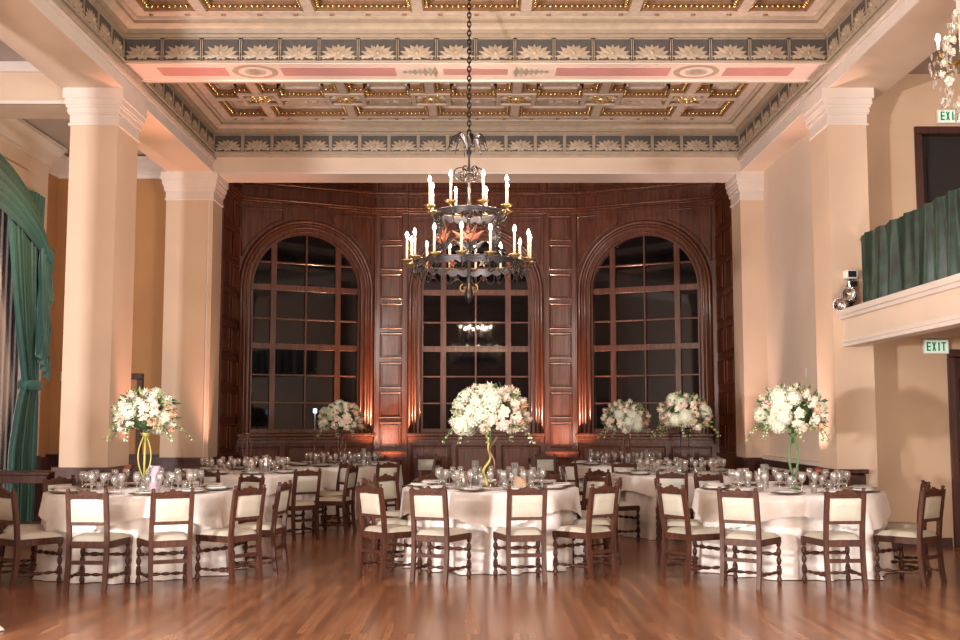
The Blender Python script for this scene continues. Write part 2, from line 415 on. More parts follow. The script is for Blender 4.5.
# painted cross beams
def cross_beam(name, y0, y1):
    b = MB(); b.box(XL, XR, y0, y1, ZF0, 6.2, 0)
    z = ZF0
    cx = (XL+XR)/2; ym = (y0+y1)/2; w = (y1-y0)
    for s in (-1, 1):
        x0, x1 = sorted((cx+s*.95, cx+s*2.3)); b.box(x0, x1, ym-w*.22, ym+w*.22, z-.004, z, 1)
        x0, x1 = sorted((cx+s*2.95, cx+s*3.75)); b.box(x0, x1, ym-w*.22, ym+w*.22, z-.004, z, 1)
    b.box(cx-.38, cx+.38, ym-w*.16, ym+w*.16, z-.004, z, 1)
    def oval(ox, rx, ry, mi, dz):
        n = 24; p = [(ox+rx*cos(2*PI*k/n), ym+ry*sin(2*PI*k/n), z-dz) for k in range(n)]
        b.poly(p, mi)
    for s in (-1, 1):
        oval(cx+s*2.62, .27, w*.36, 3, .003); oval(cx+s*2.62, .2, w*.27, 0, .005); oval(cx+s*2.62, .13, w*.18, 2, .007); oval(cx+s*2.62, .07, w*.1, 4, .009)
        for k in range(7):   # scroll lozenges beside the middle panel
            ox = cx+s*(.48+.06*k)
            b.poly([(ox-.035, ym, z-.006), (ox, ym-w*(.30-.035*k), z-.006), (ox+.035, ym, z-.006), (ox, ym+w*(.30-.035*k), z-.006)], 2 if k % 2 else 4)
    for k in range(2):
        b.box(XL, XR, (y0, y1-.035)[k], (y0+.035, y1)[k], z-.02, z, 5)
    struct(name, b, [M['beamp'], M['pink'], M['medal'], M['band'], M['leafp'], M['beamp']])
cross_beam('ceiling_beam_cross_far', YC0-.1, YC1-.05)
cross_beam('ceiling_beam_cross_near', 8.3, 8.95)

def medallion(b, o, u, n, w, h, mi):
    """acanthus spray in the plane (u, z) raised along n"""
    o = Vector(o); u = Vector(u); n = Vector(n); zz = Vector((0,0,1))
    def leaf(ang, L, wd, base, lift):
        d = u*sin(ang)*w + zz*cos(ang)*h
        t = u*cos(ang)*w - zz*sin(ang)*h
        p0 = o + zz*base*h; tip = p0 + d*L; mid = p0 + d*L*.55
        i = [b.pt(q) for q in (p0 + n*lift, mid + t*wd + n*.002, tip + n*(lift*.6), mid - t*wd + n*.002, mid + n*(lift+.012))]
        for k in range(4): b.face((i[k], i[(k+1)%4], i[4]), True, mi)
    for k in range(9):
        a = -1.6 + 3.2*k/8; leaf(a, .50-.03*(k % 2)-.08*(1-abs(sin(a))), .085, -.26, .010)
    for k in range(6):
        a = -1.35 + 2.7*k/5; leaf(a, .36, .09, -.26, .022)
    for k in range(4):
        a = PI-1.2+2.4*k/3; leaf(a, .24, .085, -.18, .014)
    b.ball(o+n*.02-zz*.05, .03, .02, .03, 6, 4, mi)

def bay_frieze(name, x0, x1, y0, y1, sides, zl=None):
    """frieze panels and cornice round one ceiling bay"""
    b = MB()
    prof = [(0.02, ZF0-.015, 0), (0.05, ZF0-.015, 0), (.05, ZF0, 0), (.0, ZF0+.005, 0), (0, ZF1, 0), (.035, ZF1, 0), (.045, ZF1+.03, 1), (.07, ZF1+.035, 1),
            (.085, ZF1+.075, 1), (.125, ZF1+.10, 0), (.17, ZF1+.115, 0), (.175, ZC-.03, 1), (.22, ZC-.03, 0), (.22, ZC+.005, 0)]
    rows = [[(x0+d, y0+d, z), (x1-d, y0+d, z), (x1-d, y1-d, z), (x0+d, y1-d, z)] for d, z, _ in prof]
    ids = [[b.pt(p) for p in r] for r in rows]
    for a in range(len(rows)-1):
        for k in range(4):
            c = (k+1) % 4; b.face((ids[a][k], ids[a][c], ids[a+1][c], ids[a+1][k]), False, prof[a+1][2])
    P = {'far': ((x0, y1, 0), (1,0,0), (0,-1,0), x1-x0), 'near': ((x0, y0, 0), (1,0,0), (0,1,0), x1-x0),
         'left': ((x0, y0, 0), (0,1,0), (1,0,0), y1-y0), 'right': ((x1, y0, 0), (0,1,0), (-1,0,0), y1-y0)}
    for sd in sides:
        o, u, n, L = P[sd]; o = Vector(o); u = Vector(u); n = Vector(n)
        k = round(L/.453); p = L/k
        for i in range(k):
            c = o + u*(p*(i+.5)) + Vector((0,0,(ZF0+ZF1)/2+.002))
            T = Matrix((( u.x, n.x, 0, c.x), (u.y, n.y, 0, c.y), (0, 0, 1, c.z), (0,0,0,1)))
            b.T = T
            w, h = p*.445, (ZF1-ZF0)/2-.018
            b.box(-w, w, 0, .006, -h, h, 2)
            for q in (-p*.475, p*.475):
                b.box(q-.005, q+.005, 0, .012, -h, h, 3)
            b.box(-w, w, 0, .012, -h-.012, -h, 3); b.box(-w, w, 0, .012, h, h+.01, 0)
            # corner scrolls
            for sx in (-1, 1):
                b.ball((sx*(w-.03), .008, -h+.03), .022, .008, .022, 6, 4, 3)
            b.T = None
            medallion(b, c + n*.008 + Vector((0,0,.012)), u, n, .46, .34, 3)
    struct(name, b, [M['band'], M['band2'], M['dark'], M['leafp']])
bay_frieze('trim_6', XL, XR, YC1-.05, YP0-.08, ('far', 'left', 'right', 'near'))
bay_frieze('trim_7', XL, XR, 8.95, YC0-.1, ('far', 'left', 'right'))

# ------------------------------------------------------------------ coffered ceilings
def coffers(name, x0, x1, y0, y1, rows_y):
    cxs = [-.093 + 1.223*(k-2.5) for k in range(6)]
    b = MB(); zr = ZC; zt = ZC+.15; rw = .06; sq = .28
    b.box(x0, x1, y0, y1, zt, zt+.08, 0)                      # recessed field
    fx0, fx1, fy0, fy1 = x0+.14, x1-.14, y0+.14, y1-.14
    for q in ((x0, fx0, y0, y1), (fx1, x1, y0, y1), (fx0, fx1, y0, fy0), (fx0, fx1, fy1, y1)):
        b.box(q[0], q[1], q[2], q[3], zr, zt, 1)
    for x in cxs: b.box(x-rw, x+rw, fy0, fy1, zr, zt, 1)
    ys = rows_y
    for y in ys: b.box(fx0, fx1, y-rw, y+rw, zr+.001, zt, 1)
    for x in cxs:
        for y in ys:
            for q in ((-sq, sq, -sq, -sq+.06), (-sq, sq, sq-.06, sq), (-sq, -sq+.06, -sq+.06, sq-.06), (sq-.06, sq, -sq+.06, sq-.06)):
                b.box(x+q[0], x+q[1], y+q[2], y+q[3], zr-.012, zt, 1)
            i = sq-.06
            b.box(x-i, x+i, y-i, y+i, zr+.09, zr+.12, 2)
            for q in ((-i, i, -i, -i+.025), (-i, i, i-.025, i), (-i, -i+.025, -i, i), (i-.025, i, -i, i)):
                b.box(x+q[0], x+q[1], y+q[2], y+q[3], zr+.015, zr+.07, 2)
            for k in range(8):      # gilded rosette
                a = k*PI/4; b.ball((x+.12*cos(a), y+.12*sin(a), zr+.035), .055, .055, .05, 6, 4, 3)
            b.ball((x, y, zr+.02), .07, n=8, m=4, mi=3)
            for k in range(16):
                t = -i+.02 + (2*i-.04)*(k % 4)/3; e = i-.03
                p = ((t, -e), (t, e), (-e, t), (e, t))[k//4]
                b.gem((x+p[0], y+p[1], zr+.04), .024, 3)
    # notched coffers between the ribs
    gx = [fx0-rw] + cxs + [fx1+rw]; gy = [fy0-rw] + ys + [fy1+rw]
    st = .05
    for i in range(len(gx)-1):
        for j in range(len(gy)-1):
            X0, X1, Y0, Y1 = gx[i]+rw, gx[i+1]-rw, gy[j]+rw, gy[j+1]-rw
            nt = sq-rw
            cor = {(0,0): i > 0 and j > 0, (1,0): i < len(gx)-2 and j > 0, (1,1): i < len(gx)-2 and j < len(gy)-2, (0,1): i > 0 and j < len(gy)-2}
            poly = []
            def c(x, y, sx, sy, on, order):
                if not on: return [(x, y)]
                a = (x+sx*nt, y); m_ = (x+sx*nt, y+sy*nt); e = (x, y+sy*nt)
                return [a, m_, e] if order else [e, m_, a]
            poly += c(X0, Y0, 1, 1, cor[(0,0)], False)
            poly += c(X1, Y0, -1, 1, cor[(1,0)], True)
            poly += c(X1, Y1, -1, -1, cor[(1,1)], False)
            poly += c(X0, Y1, 1, -1, cor[(0,1)], True)
            n = len(poly)
            for k in range(n):
                (ax, ay), (bx, by) = poly[k], poly[(k+1) % n]
                L = math.hypot(bx-ax, by-ay)
                if L < .02: continue
                ux, uy = (bx-ax)/L, (by-ay)/L; nx, ny = -uy, ux      # inward (ccw)
                e = 0.0
                def strip(d0, d1, za, zb, mi):
                    qs = [(ax+nx*d0, ay+ny*d0), (bx+nx*d0, by+ny*d0), (bx+nx*d1, by+ny*d1), (ax+nx*d1, ay+ny*d1)]
                    lo = [b.pt((p[0], p[1], za)) for p in qs]; hi = [b.pt((p[0], p[1], zb)) for p in qs]
                    b.face(lo[::-1], False, mi)
                    for t in range(4): b.face((lo[t], lo[(t+1)%4], hi[(t+1)%4], hi[t]), False, mi)
                strip(0, .022, zr+.012, zt, 2); strip(0, .05, zr+.075, zt, 2); strip(.0, .08, zr+.12, zt, 4)
                m_ = max(1, int(L/.06))
                for t in range(m_):
                    q = (t+.5)/m_
                    b.gem((ax+(bx-ax)*q+nx*.042, ay+(by-ay)*q+ny*.042, zr+.055), .026, 3)
            # plaster scroll in the field
            mx, my = (X0+X1)/2, (Y0+Y1)/2
            for t in range(6):
                a = t*PI/3; b.ball((mx+.14*cos(a), my+.1*sin(a), zt-.005), .06, .045, .02, 6, 4, 4)
    # small pendants on the border
    k = int((x1-x0)/.41)
    for i in range(k):
        x = x0+.2+i*.41
        b.ball((x, y1-.08, zr-.005), .03, .02, .02, 6, 4, 2); b.ball((x, y0+.08, zr-.005), .03, .02, .02, 6, 4, 2)
    struct(name, b, [M['coff'], M['rib'], M['brown'], M['gold'], M['rib']])
coffers('ceiling', XL+.2, XR-.2, YC1-.05+.2, YP0-.08-.2, [14.25, 15.47])
coffers('ceiling_near', XL+.2, XR-.2, 8.95+.2, YC0-.1-.2, [10.1, 11.32])
b = MB(); b.box(XL, XR, -2.5, 8.3, 6.1, 6.2); struct('ceiling_rear', b, M['coff'])
b = MB(); b.box(XL-.1, XR+.1, 8.3, 17.4, 6.28, 6.34); struct('ceiling_top', b, M['coff'])

# ------------------------------------------------------------------ mahogany bay
BZ = 6.1
ZSP, RG, RT = 3.87, 1.01, 1.26
def frame_T(o, ux, uy):
    # local x along wall, local -y faces the room
    return Matrix(((ux, -uy, 0, o[0]), (uy, ux, 0, o[1]), (0,0,1,0), (0,0,0,1)))
def rpanel(b, x0, x1, z0, z1, d=.0):
    """raised and fielded panel with a moulded border, local frame"""
    t = .034
    for q in ((x0, x1, z0, z0+t), (x0, x1, z1-t, z1), (x0, x0+t, z0+t, z1-t), (x1-t, x1, z0+t, z1-t)):
        b.box(q[0], q[1], d-.032, d, q[2], q[3], 0, b=.014)
    if x1-x0 > .16 and z1-z0 > .16:
        e = .055
        b.box(x0+e, x1-e, d-.016, d, z0+e, z1-e, 0, b=.007)
def cornice(b, x0, x1, d=0):
    for z0, z1, e in ((5.40, 5.44, .05), (5.44, 5.48, .09), (5.68, 5.72, .06), (5.72, 5.77, .12), (5.36, 5.40, .025)):
        b.box(x0, x1, d-e, d, z0, z1, 0, b=.008)
    n = max(1, round((x1-x0)/1.2)); w = (x1-x0)/n
    for k in range(n):
        rpanel(b, x0+k*w+.06, x0+(k+1)*w-.06, 5.82, 6.03, d)
def arch_band(b, xc, r0, r1, d0, d1, zb, n=28, mi=0):
    path = [(-1, 0, zb)] + [(-cos(PI*k/n), sin(PI*k/n), None) for k in range(n+1)] + [(1, 0, zb)]
    ids = []
    for cx, sz, z in path:
        row = []
        for r, d in ((r0, d0), (r1, d0), (r1, d1), (r0, d1)):
            row.append(b.pt((xc+cx*r, d, z if z is not None else ZSP+sz*r)))
        ids.append(row)
    for k in range(len(ids)-1):
        for j in range(4):
            b.face((ids[k][j], ids[k+1][j], ids[k+1][(j+1)%4], ids[k][(j+1)%4]), True if False else False, mi)
def window_wall(nwin, T, L, xc, left_pan=None):
    """wall facet of length L with an arched window at xc"""
    zb = 1.27
    b = MB(); b.T = T
    n = 28
    # plane with arch opening
    xa, xb = xc-RT+.02, xc+RT-.02; R = RT-.02
    b.box(0, L, 0, .12, 0, zb-.14, 0)
    b.box(0, xa, 0, .12, zb-.14, BZ, 0); b.box(xb, L, 0, .12, zb-.14, BZ, 0)
    b.box(xa, xb, 0, .12, 5.22, BZ, 0)
    for k in range(n):
        a0, a1 = PI*k/n, PI*(k+1)/n
        p0 = (xc-R*cos(a0), ZSP+R*sin(a0)); p1 = (xc-R*cos(a1), ZSP+R*sin(a1))
        b.poly([(p0[0], 0, p0[1]), (p1[0], 0, p1[1]), (p1[0], 0, 5.23), (p0[0], 0, 5.23)], 0)
    # spandrel mouldings
    for s in (-1, 1):
        x_in = xc + s*.35; x_out = xc + s*(RT+.03)
        x0, x1 = sorted((x_in, x_out)); r2 = RT+.07; pth = []
        xo = xc+s*(L/2-.06); aa = math.acos(min(1, (abs(xo-xc))/r2)) if abs(xo-xc) < r2 else 0
        b.tube([(xc+s*r2*cos(a), -.006, ZSP+r2*sin(a)) for a in [aa+(1.2-aa)*q/10 for q in range(11)]], .016, 5)
        zt_ = ZSP+r2*sin(1.2); b.tube([(xc+s*r2*cos(1.2), -.006, zt_), (xc+s*r2*cos(1.2), -.006, 5.3), (xo, -.006, 5.3), (xo, -.006, ZSP+r2*sin(aa))], .016, 5)
    cornice(b, 0, L)
    # dado below the sill
    b.box(0, L, -.04, 0, 0, .16, 0)
    m = 3; w = (2*RT)/m
    for k in range(m): rpanel(b, xc-RT+k*w+.05, xc-RT+(k+1)*w-.05, .25, 1.0)
    o = struct('wall_bay_%s' % ('left', 'centre', 'right')[nwin-1], b, M['mahog'])
    # window: casing, sill, sash bars, glass
    c = MB(); c.T = T
    arch_band(c, xc, RG+.09, RT, -.05, .05, zb-.14, 36); arch_band(c, xc, RG+.03, RG+.10, -.02, .10, zb-.14, 36); arch_band(c, xc, RG-.02, RG+.04, .03, .16, zb-.14, 36)
    for rr, th, dd in ((RT-.03, .034, -.055), (RT-.085, .018, -.055), (RG+.11, .022, -.05), (RG+.03, .016, -.02)):
        c.tube([(xc-rr, dd, zb-.13)] + [(xc-rr*cos(PI*k/40), dd, ZSP+rr*sin(PI*k/40)) for k in range(41)] + [(xc+rr, dd, zb-.13)], th, 8)
    w_ = struct('window_%d' % nwin, c, M['mahog'])
    s_ = MB(); s_.T = T
    s_.box(xc-RT-.02, xc+RT+.02, -.16, .06, zb-.10, zb-.04, b=.012); s_.box(xc-RT, xc+RT, -.12, .06, zb-.16, zb-.10, b=.01); s_.box(xc-RT, xc+RT, -.09, 0, zb-.22, zb-.16)
    s_.build('window_sill', M['mahog'], w_)
    g = MB(); g.T = T
    def vbar(x, t, d=.05):
        top = ZSP+math.sqrt(max(0, RG*RG-x*x)); g.box(xc+x-t, xc+x+t, .06, .06+d, zb-.04, top, b=.006)
    def hbar(z, t, d=.05):
        d -= .004
        h = RG if z < ZSP else math.sqrt(max(0, RG*RG-(z-ZSP)**2)); g.box(xc-h, xc+h, .0625, .0625+d, z-t, z+t, b=.006)
    for x in (-.61, .61): vbar(x, .055, .07)
    vbar(0, .018)
    hbar(ZSP, .055, .07); hbar(2.80, .055, .07); hbar(zb, .04, .07)
    for z in (1.78, 2.28, 3.30, 4.33): hbar(z, .016)
    g.build('sash_bars', M['mahog'], w_)
    p = MB(); p.T = T
    out = [(xc-RG, zb-.04)] + [(xc-RG*cos(PI*k/n), ZSP+RG*sin(PI*k/n)) for k in range(n+1)] + [(xc+RG, zb-.04)]
    p.prism(out, .10, .11)
    p.build('pane', M['pane'], w_)
    return o
CX = -.08
PL, PR = -1.98, 1.82                # ends of the flat centre facet
YB = 20.6
CL, CR = (-4.30, 19.5), (4.22, 19.5)  # corners with the short side walls
def unit(a, b_): 
    d = math.hypot(b_[0]-a[0], b_[1]-a[1]); return (b_[0]-a[0])/d, (b_[1]-a[1])/d, d
ux, uy, LL = unit(CL, (PL, YB)); window_wall(1, frame_T(CL, ux, uy), LL, LL/2-.03)
window_wall(2, frame_T((PL+.62, YB), 1, 0), PR-PL-1.24, (PR-PL-1.24)/2)
ux, uy, LR = unit((PR, YB), CR); window_wall(3, frame_T((PR, YB), ux, uy), LR, LR/2-.02)
# panelled pilasters between the windows
def pilaster(name, x0):
    b = MB(); b.T = frame_T((x0, YB), 1, 0); w = .62
    b.box(0, w, -.03, .12, 0, BZ)
    for k in range(8): rpanel(b, .1, w-.1, .95+.555*k, .95+.555*k+.49, -.03)
    b.box(.0, w, -.06, -.03, .92, BZ-.65, 0) if False else None
    for x in (0.0, w-.03): b.box(x, x+.03, -.05, -.03, .92, 5.36, b=.006)
    b.box(-.02, w+.02, -.13, -.03, .84, .90, b=.012); b.box(-.01, w+.01, -.1, -.03, .78, .84); b.box(0, w, -.06, -.03, 0, .16)
    rpanel(b, .08, w-.08, .22, .72, -.03)
    cornice(b, -.01, w+.01, -.03)
    struct(name, b, M['mahog'])
pilaster('wall_bay_pilaster_left', PL); pilaster('wall_bay_pilaster_right', PR-.62)
# short side walls
for nm_, o, ux, uy in (('wall_bay_side_left', (CL[0], YP1), 0, 1), ('wall_bay_side_right', (CR[0], CR[1]), 0, -1)):
    b = MB(); b.T = frame_T(o, ux, uy); L = CL[1]-YP1
    b.box(0, L, 0, .1, 0, BZ)
    for i in range(3):
        w = L/3
        for k in range(8): rpanel(b, i*w+.09, (i+1)*w-.09, .95+.555*k, .95+.555*k+.46)
    b.box(0, L, -.06, 0, .84, .90); b.box(0, L, -.04, 0, 0, .16); cornice(b, 0, L)
    struct(nm_, b, M['mahog'])
b = MB(); b.box(-4.5, XL+.03, YP1, YP1+.05, 0, BZ); b.box(XR+.03, 4.5, YP1, YP1+.05, 0, BZ); struct('wall_bay_return', b, M['mahogd'])
b = MB(); b.box(-4.6, 4.6, YP1, 21.2, BZ, BZ+.1)
for k in range(7): b.box(-4.5+k*1.4-.06, -4.5+k*1.4+.06, YP1, 20.9, BZ-.08, BZ)
struct('ceiling_bay', b, M['mahog'])

# ------------------------------------------------------------------ balcony
b = MB()
xf = XR+.07
y0, y1 = 9.0, YC0
b.box(xf+.1, 7.2, y0, YW, 2.42, 2.66, 2)
b.box(xf+.04, xf+.16, y0, y1, 2.32, 2.64, 0)
for d, z0, z1 in ((.03, 2.29, 2.33), (.015, 2.33, 2.37), (.0, 2.60, 2.64), (-.03, 2.64, 2.68)):
    b.box(xf+d, xf+.2, y0, y1, z0, z1, 1)
b.box(xf-.03, xf+.35, y0, y1, 2.68, 2.70, 1)
struct('floor_balcony', b, [M['wallw'], M['cap'], M['wall']])
# velvet curtain on its rail
r = thing('balcony_curtain', 'gathered green velvet curtain hung along the balcony rail', 'curtain', (0,0,0))
b = MB(); rows = []
ny, nz = 150, 10
for j in range(nz+1):
    t = j/nz; row = []
    for k in range(ny+1):
        y = 9.05 + (12.36-9.05)*k/ny
        ph = y*17 + .8*sin(y*3.1)
        a = .022 + .038*t
        row.append((XR+.29 + a*sin(ph) + .012*sin(ph*2.3+1), y + .01*t*sin(ph*.5), 3.545 - t*.815 - .012*(1+sin(ph*.9))*t*0))
    rows.append(row)
b.grid(rows); b.build('drape', M['velvet'], r)
b = MB(); b.tube([(XR+.33, 9.0, 3.51), (XR+.33, 12.40, 3.51)], .016, 10); b.ball((XR+.33, 12.40, 3.51), .03)
b.build('rail', M['brass'], r)
b = MB(); b.tube([(XR+.38, 12.3, 2.7), (XR+.38, 12.3, 3.5)], .015, 8); b.build('post', M['iron'], r)
b = MB(); b.tube([(XR+.38, 10.2, 2.7), (XR+.38, 10.2, 3.5)], .015, 8)
b.build('post', M['iron'], r)

# stage light on the balcony end
r = thing('stage_light', 'chrome twin-headed stage light clamped at the balcony corner', 'stage light', (XR+.19, 12.43, 2.70))
b = MB(); b.box(-.06, .06, -.06, .06, 0, .05, b=.008); b.tube([(0,0,.05),(0,0,.45)], .015); b.build('stand', M['black'], r)
def can(loc, rx, name):
    c = MB(); c.T = Matrix.Translation(loc) @ Matrix.Rotation(rx, 4, 'X') @ Matrix.Rotation(-.5, 4, 'Y')
    c.lathe([(.03,-.1),(.055,-.09),(.065,-.02),(.07,.07),(.078,.075),(.078,.09),(.068,.09),(.06,.05),(.0,.04)], n=16)
    for k in range(4): c.lathe([(.066,-.07+.02*k),(.075,-.065+.02*k),(.066,-.06+.02*k)], n=16, cap=False)
    return c.build(name, M['chrome'], r)
can((-.03, -.06, .16), 1.4, 'lamp_head'); can((-.14, -.08, .07), 1.8, 'lamp_head')
b = MB(); b.box(-.07, .07, -.06, .06, .36, .46, b=.01); o = b.build('control_box', M['white'], r)
b = MB(); b.box(-.045, .045, -.066, -.06, .375, .445); b.build('screen', M['black'], o)
b = MB(); b.box(-.03, .07, -.03, .05, .26, .34, b=.01); b.tube([(-.03,0,.3),(-.1,-.05,.22),(-.12,-.06,.14)], .012); b.build('bracket', M['chrome'], r)

# exit signs
def exit_sign(label, loc, s=1.0):
    r = thing('exit_sign', label, 'exit sign', loc)
    b = MB(); b.box(-.15*s, .15*s, -.05, 0, 0, .17*s, b=.008); b.build('housing', M['white'], r)
    b = MB(); b.box(-.135*s, .135*s, -.054, -.05, .015*s, .155*s); b.build('face', M['exitw'], r)
    b = MB(); h = .105*s; w = .048*s; k = .017*s; x = -.117*s; z = .033*s
    def bar(x0, x1, z0, z1): b.box(x0, x1, -.0575, -.054, z0, z1)
    bar(x, x+k, z, z+h)
    for q in (0, .5, 1): bar(x, x+w, z+q*(h-k), z+q*(h-k)+k)
    x += .062*s
    for s0 in (0, 1):
        xa, xb = (x, x+w-k) if s0 else (x+w-k, x)
        b.poly([(xa, -.0575, z), (xa+k, -.0575, z), (xb+k, -.0575, z+h), (xb, -.0575, z+h)])
    x += .062*s; bar(x+.012*s, x+.012*s+k, z, z+h)
    x += .050*s; bar(x, x+w+.004*s, z+h-k, z+h); bar(x+w*.5-k*.4, x+w*.5+k*.6, z, z+h)
    b.build('lettering', M['exitg'], r)
    return r
exit_sign('green EXIT sign on the wall under the balcony beside the dark doorway', (5.36, YW-.01, 2.235), 1.0)
exit_sign('green EXIT sign over the upper balcony doorway', (5.63, YW-.01, 5.0), 1.0)
b = MB(); b.box(-6.05, -5.93, 17.185, 17.2, 1.95, 2.1, b=.004)
w = b.build('wall_plate', M['white']); tag(w, 'small pale switch plate on the warm-toned wall beside green drape', 'wall plate')
w.location = (-.50, 0, .12)
b = MB(); b.box(-.004, .0, -.04, .04, -.06, .06, b=.001)
w = b.build('wall_plate', M['white']); w.location = (XR+.358, 14.8, 2.1); tag(w, 'small white outlet plate high on the bright right wall', 'wall plate')

# ------------------------------------------------------------------ drapes on the left
r = thing('window_drape', 'teal green swagged drape tied back over the tall arched side window', 'curtain', (-6.42, -.45, 0))
b = MB(); rows = []
yr0, yl0 = 16.05, 15.25
def half(z):
    # right panel of the drape: y range at height z
    if z > 1.95:
        t = max(0, min(1, (4.6-z)/2.65)); ya = 15.1 + .75*t**1.3; yb = 16.28 - .03*t
    else:
        u = min(1, (1.95-z)/.9)**.6; ya = 15.85 - .38*u; yb = 16.25 + .03*u
    return ya, yb
nz, ny = 60, 90
for j in range(nz+1):
    z = 4.7 - (4.7-.05)*j/nz; ya, yb = half(z); row = []
    for k in range(ny+1):
        q = k/ny; amp = .045
        row.append((.05 + amp*sin(q*58 + .6*sin(z*1.2)) + .02*sin(q*131), ya+(yb-ya)*q, z))
    rows.append(row)
b.grid(rows); b.build('side_panel', M['green'], r)
# swag fanning over the arch: ribs of cloth from the crown down to the shoulder
b = MB(); rows = []
N, K = 40, 60
for j in range(N+1):
    a = j/N
    # outer line: arch from apex (y 13.6) to shoulder (16.35, 3.95); inner line dips
    oy = 13.2 + 3.1*sin(a*PI/2); oz = 3.75 + 1.33*cos(a*PI/2)
    iy = 13.0 + 3.0*a**.85; iz = 4.35 - .5*a**2
    row = []
    for k in range(K+1):
        q = k/K; w = (1-a*.25)
        row.append((.13 + .022*sin(q*34+a*3)*w + .10*sin(q*PI), oy+(iy-oy)*q*(1-.25*a), oz+(iz-oz)*q - .06*sin(q*PI)*(.3+a)))
    rows.append(row)
b.grid(rows); b.build('swag', M['green'], r)
# jabot falling from the shoulder
b = MB(); rows = []
for j in range(41):
    t = j/40; z = 3.95 - 1.55*t; row = []
    for k in range(31):
        q = k/30; y = 15.95 + .36*q
        zz = z - .18*q*t*2 + .05*sin(t*30)*(q > .9)
        row.append((.17 + .045*sin(q*26+t*2), y + .045*sin(t*22)*q, zz))
    rows.append(row)
b.grid(rows); b.build('jabot', M['green'], r)
b = MB(); b.lathe([(.30,-.07),(.34,-.05),(.34,.05),(.30,.07)], (.05, 16.05, 1.95), 20, cap=False, sx=.45, sy=.72); b.build('tieback', M['green'], r)
b = MB(); b.T = None
for j in range(2):
    pass
rows = []
for j in range(21):
    z = 4.9 - 4.85*j/20
    rows.append([(-.06+.02*sin(k*1.25), 12.3+3.35*k/90, z) for k in range(91)])
b = MB(); b.grid(rows); s_ = b.build('sheer_curtain', M['sheer']); s_.location = (-6.5, .15, 0)
tag(s_, 'pale lilac sheer curtain hanging behind the teal drape', 'curtain')
b = MB(); b.box(-6.84, -6.80, 11.0, 15.6, 0, 5.04); struct('window_4', b, M['pane'])
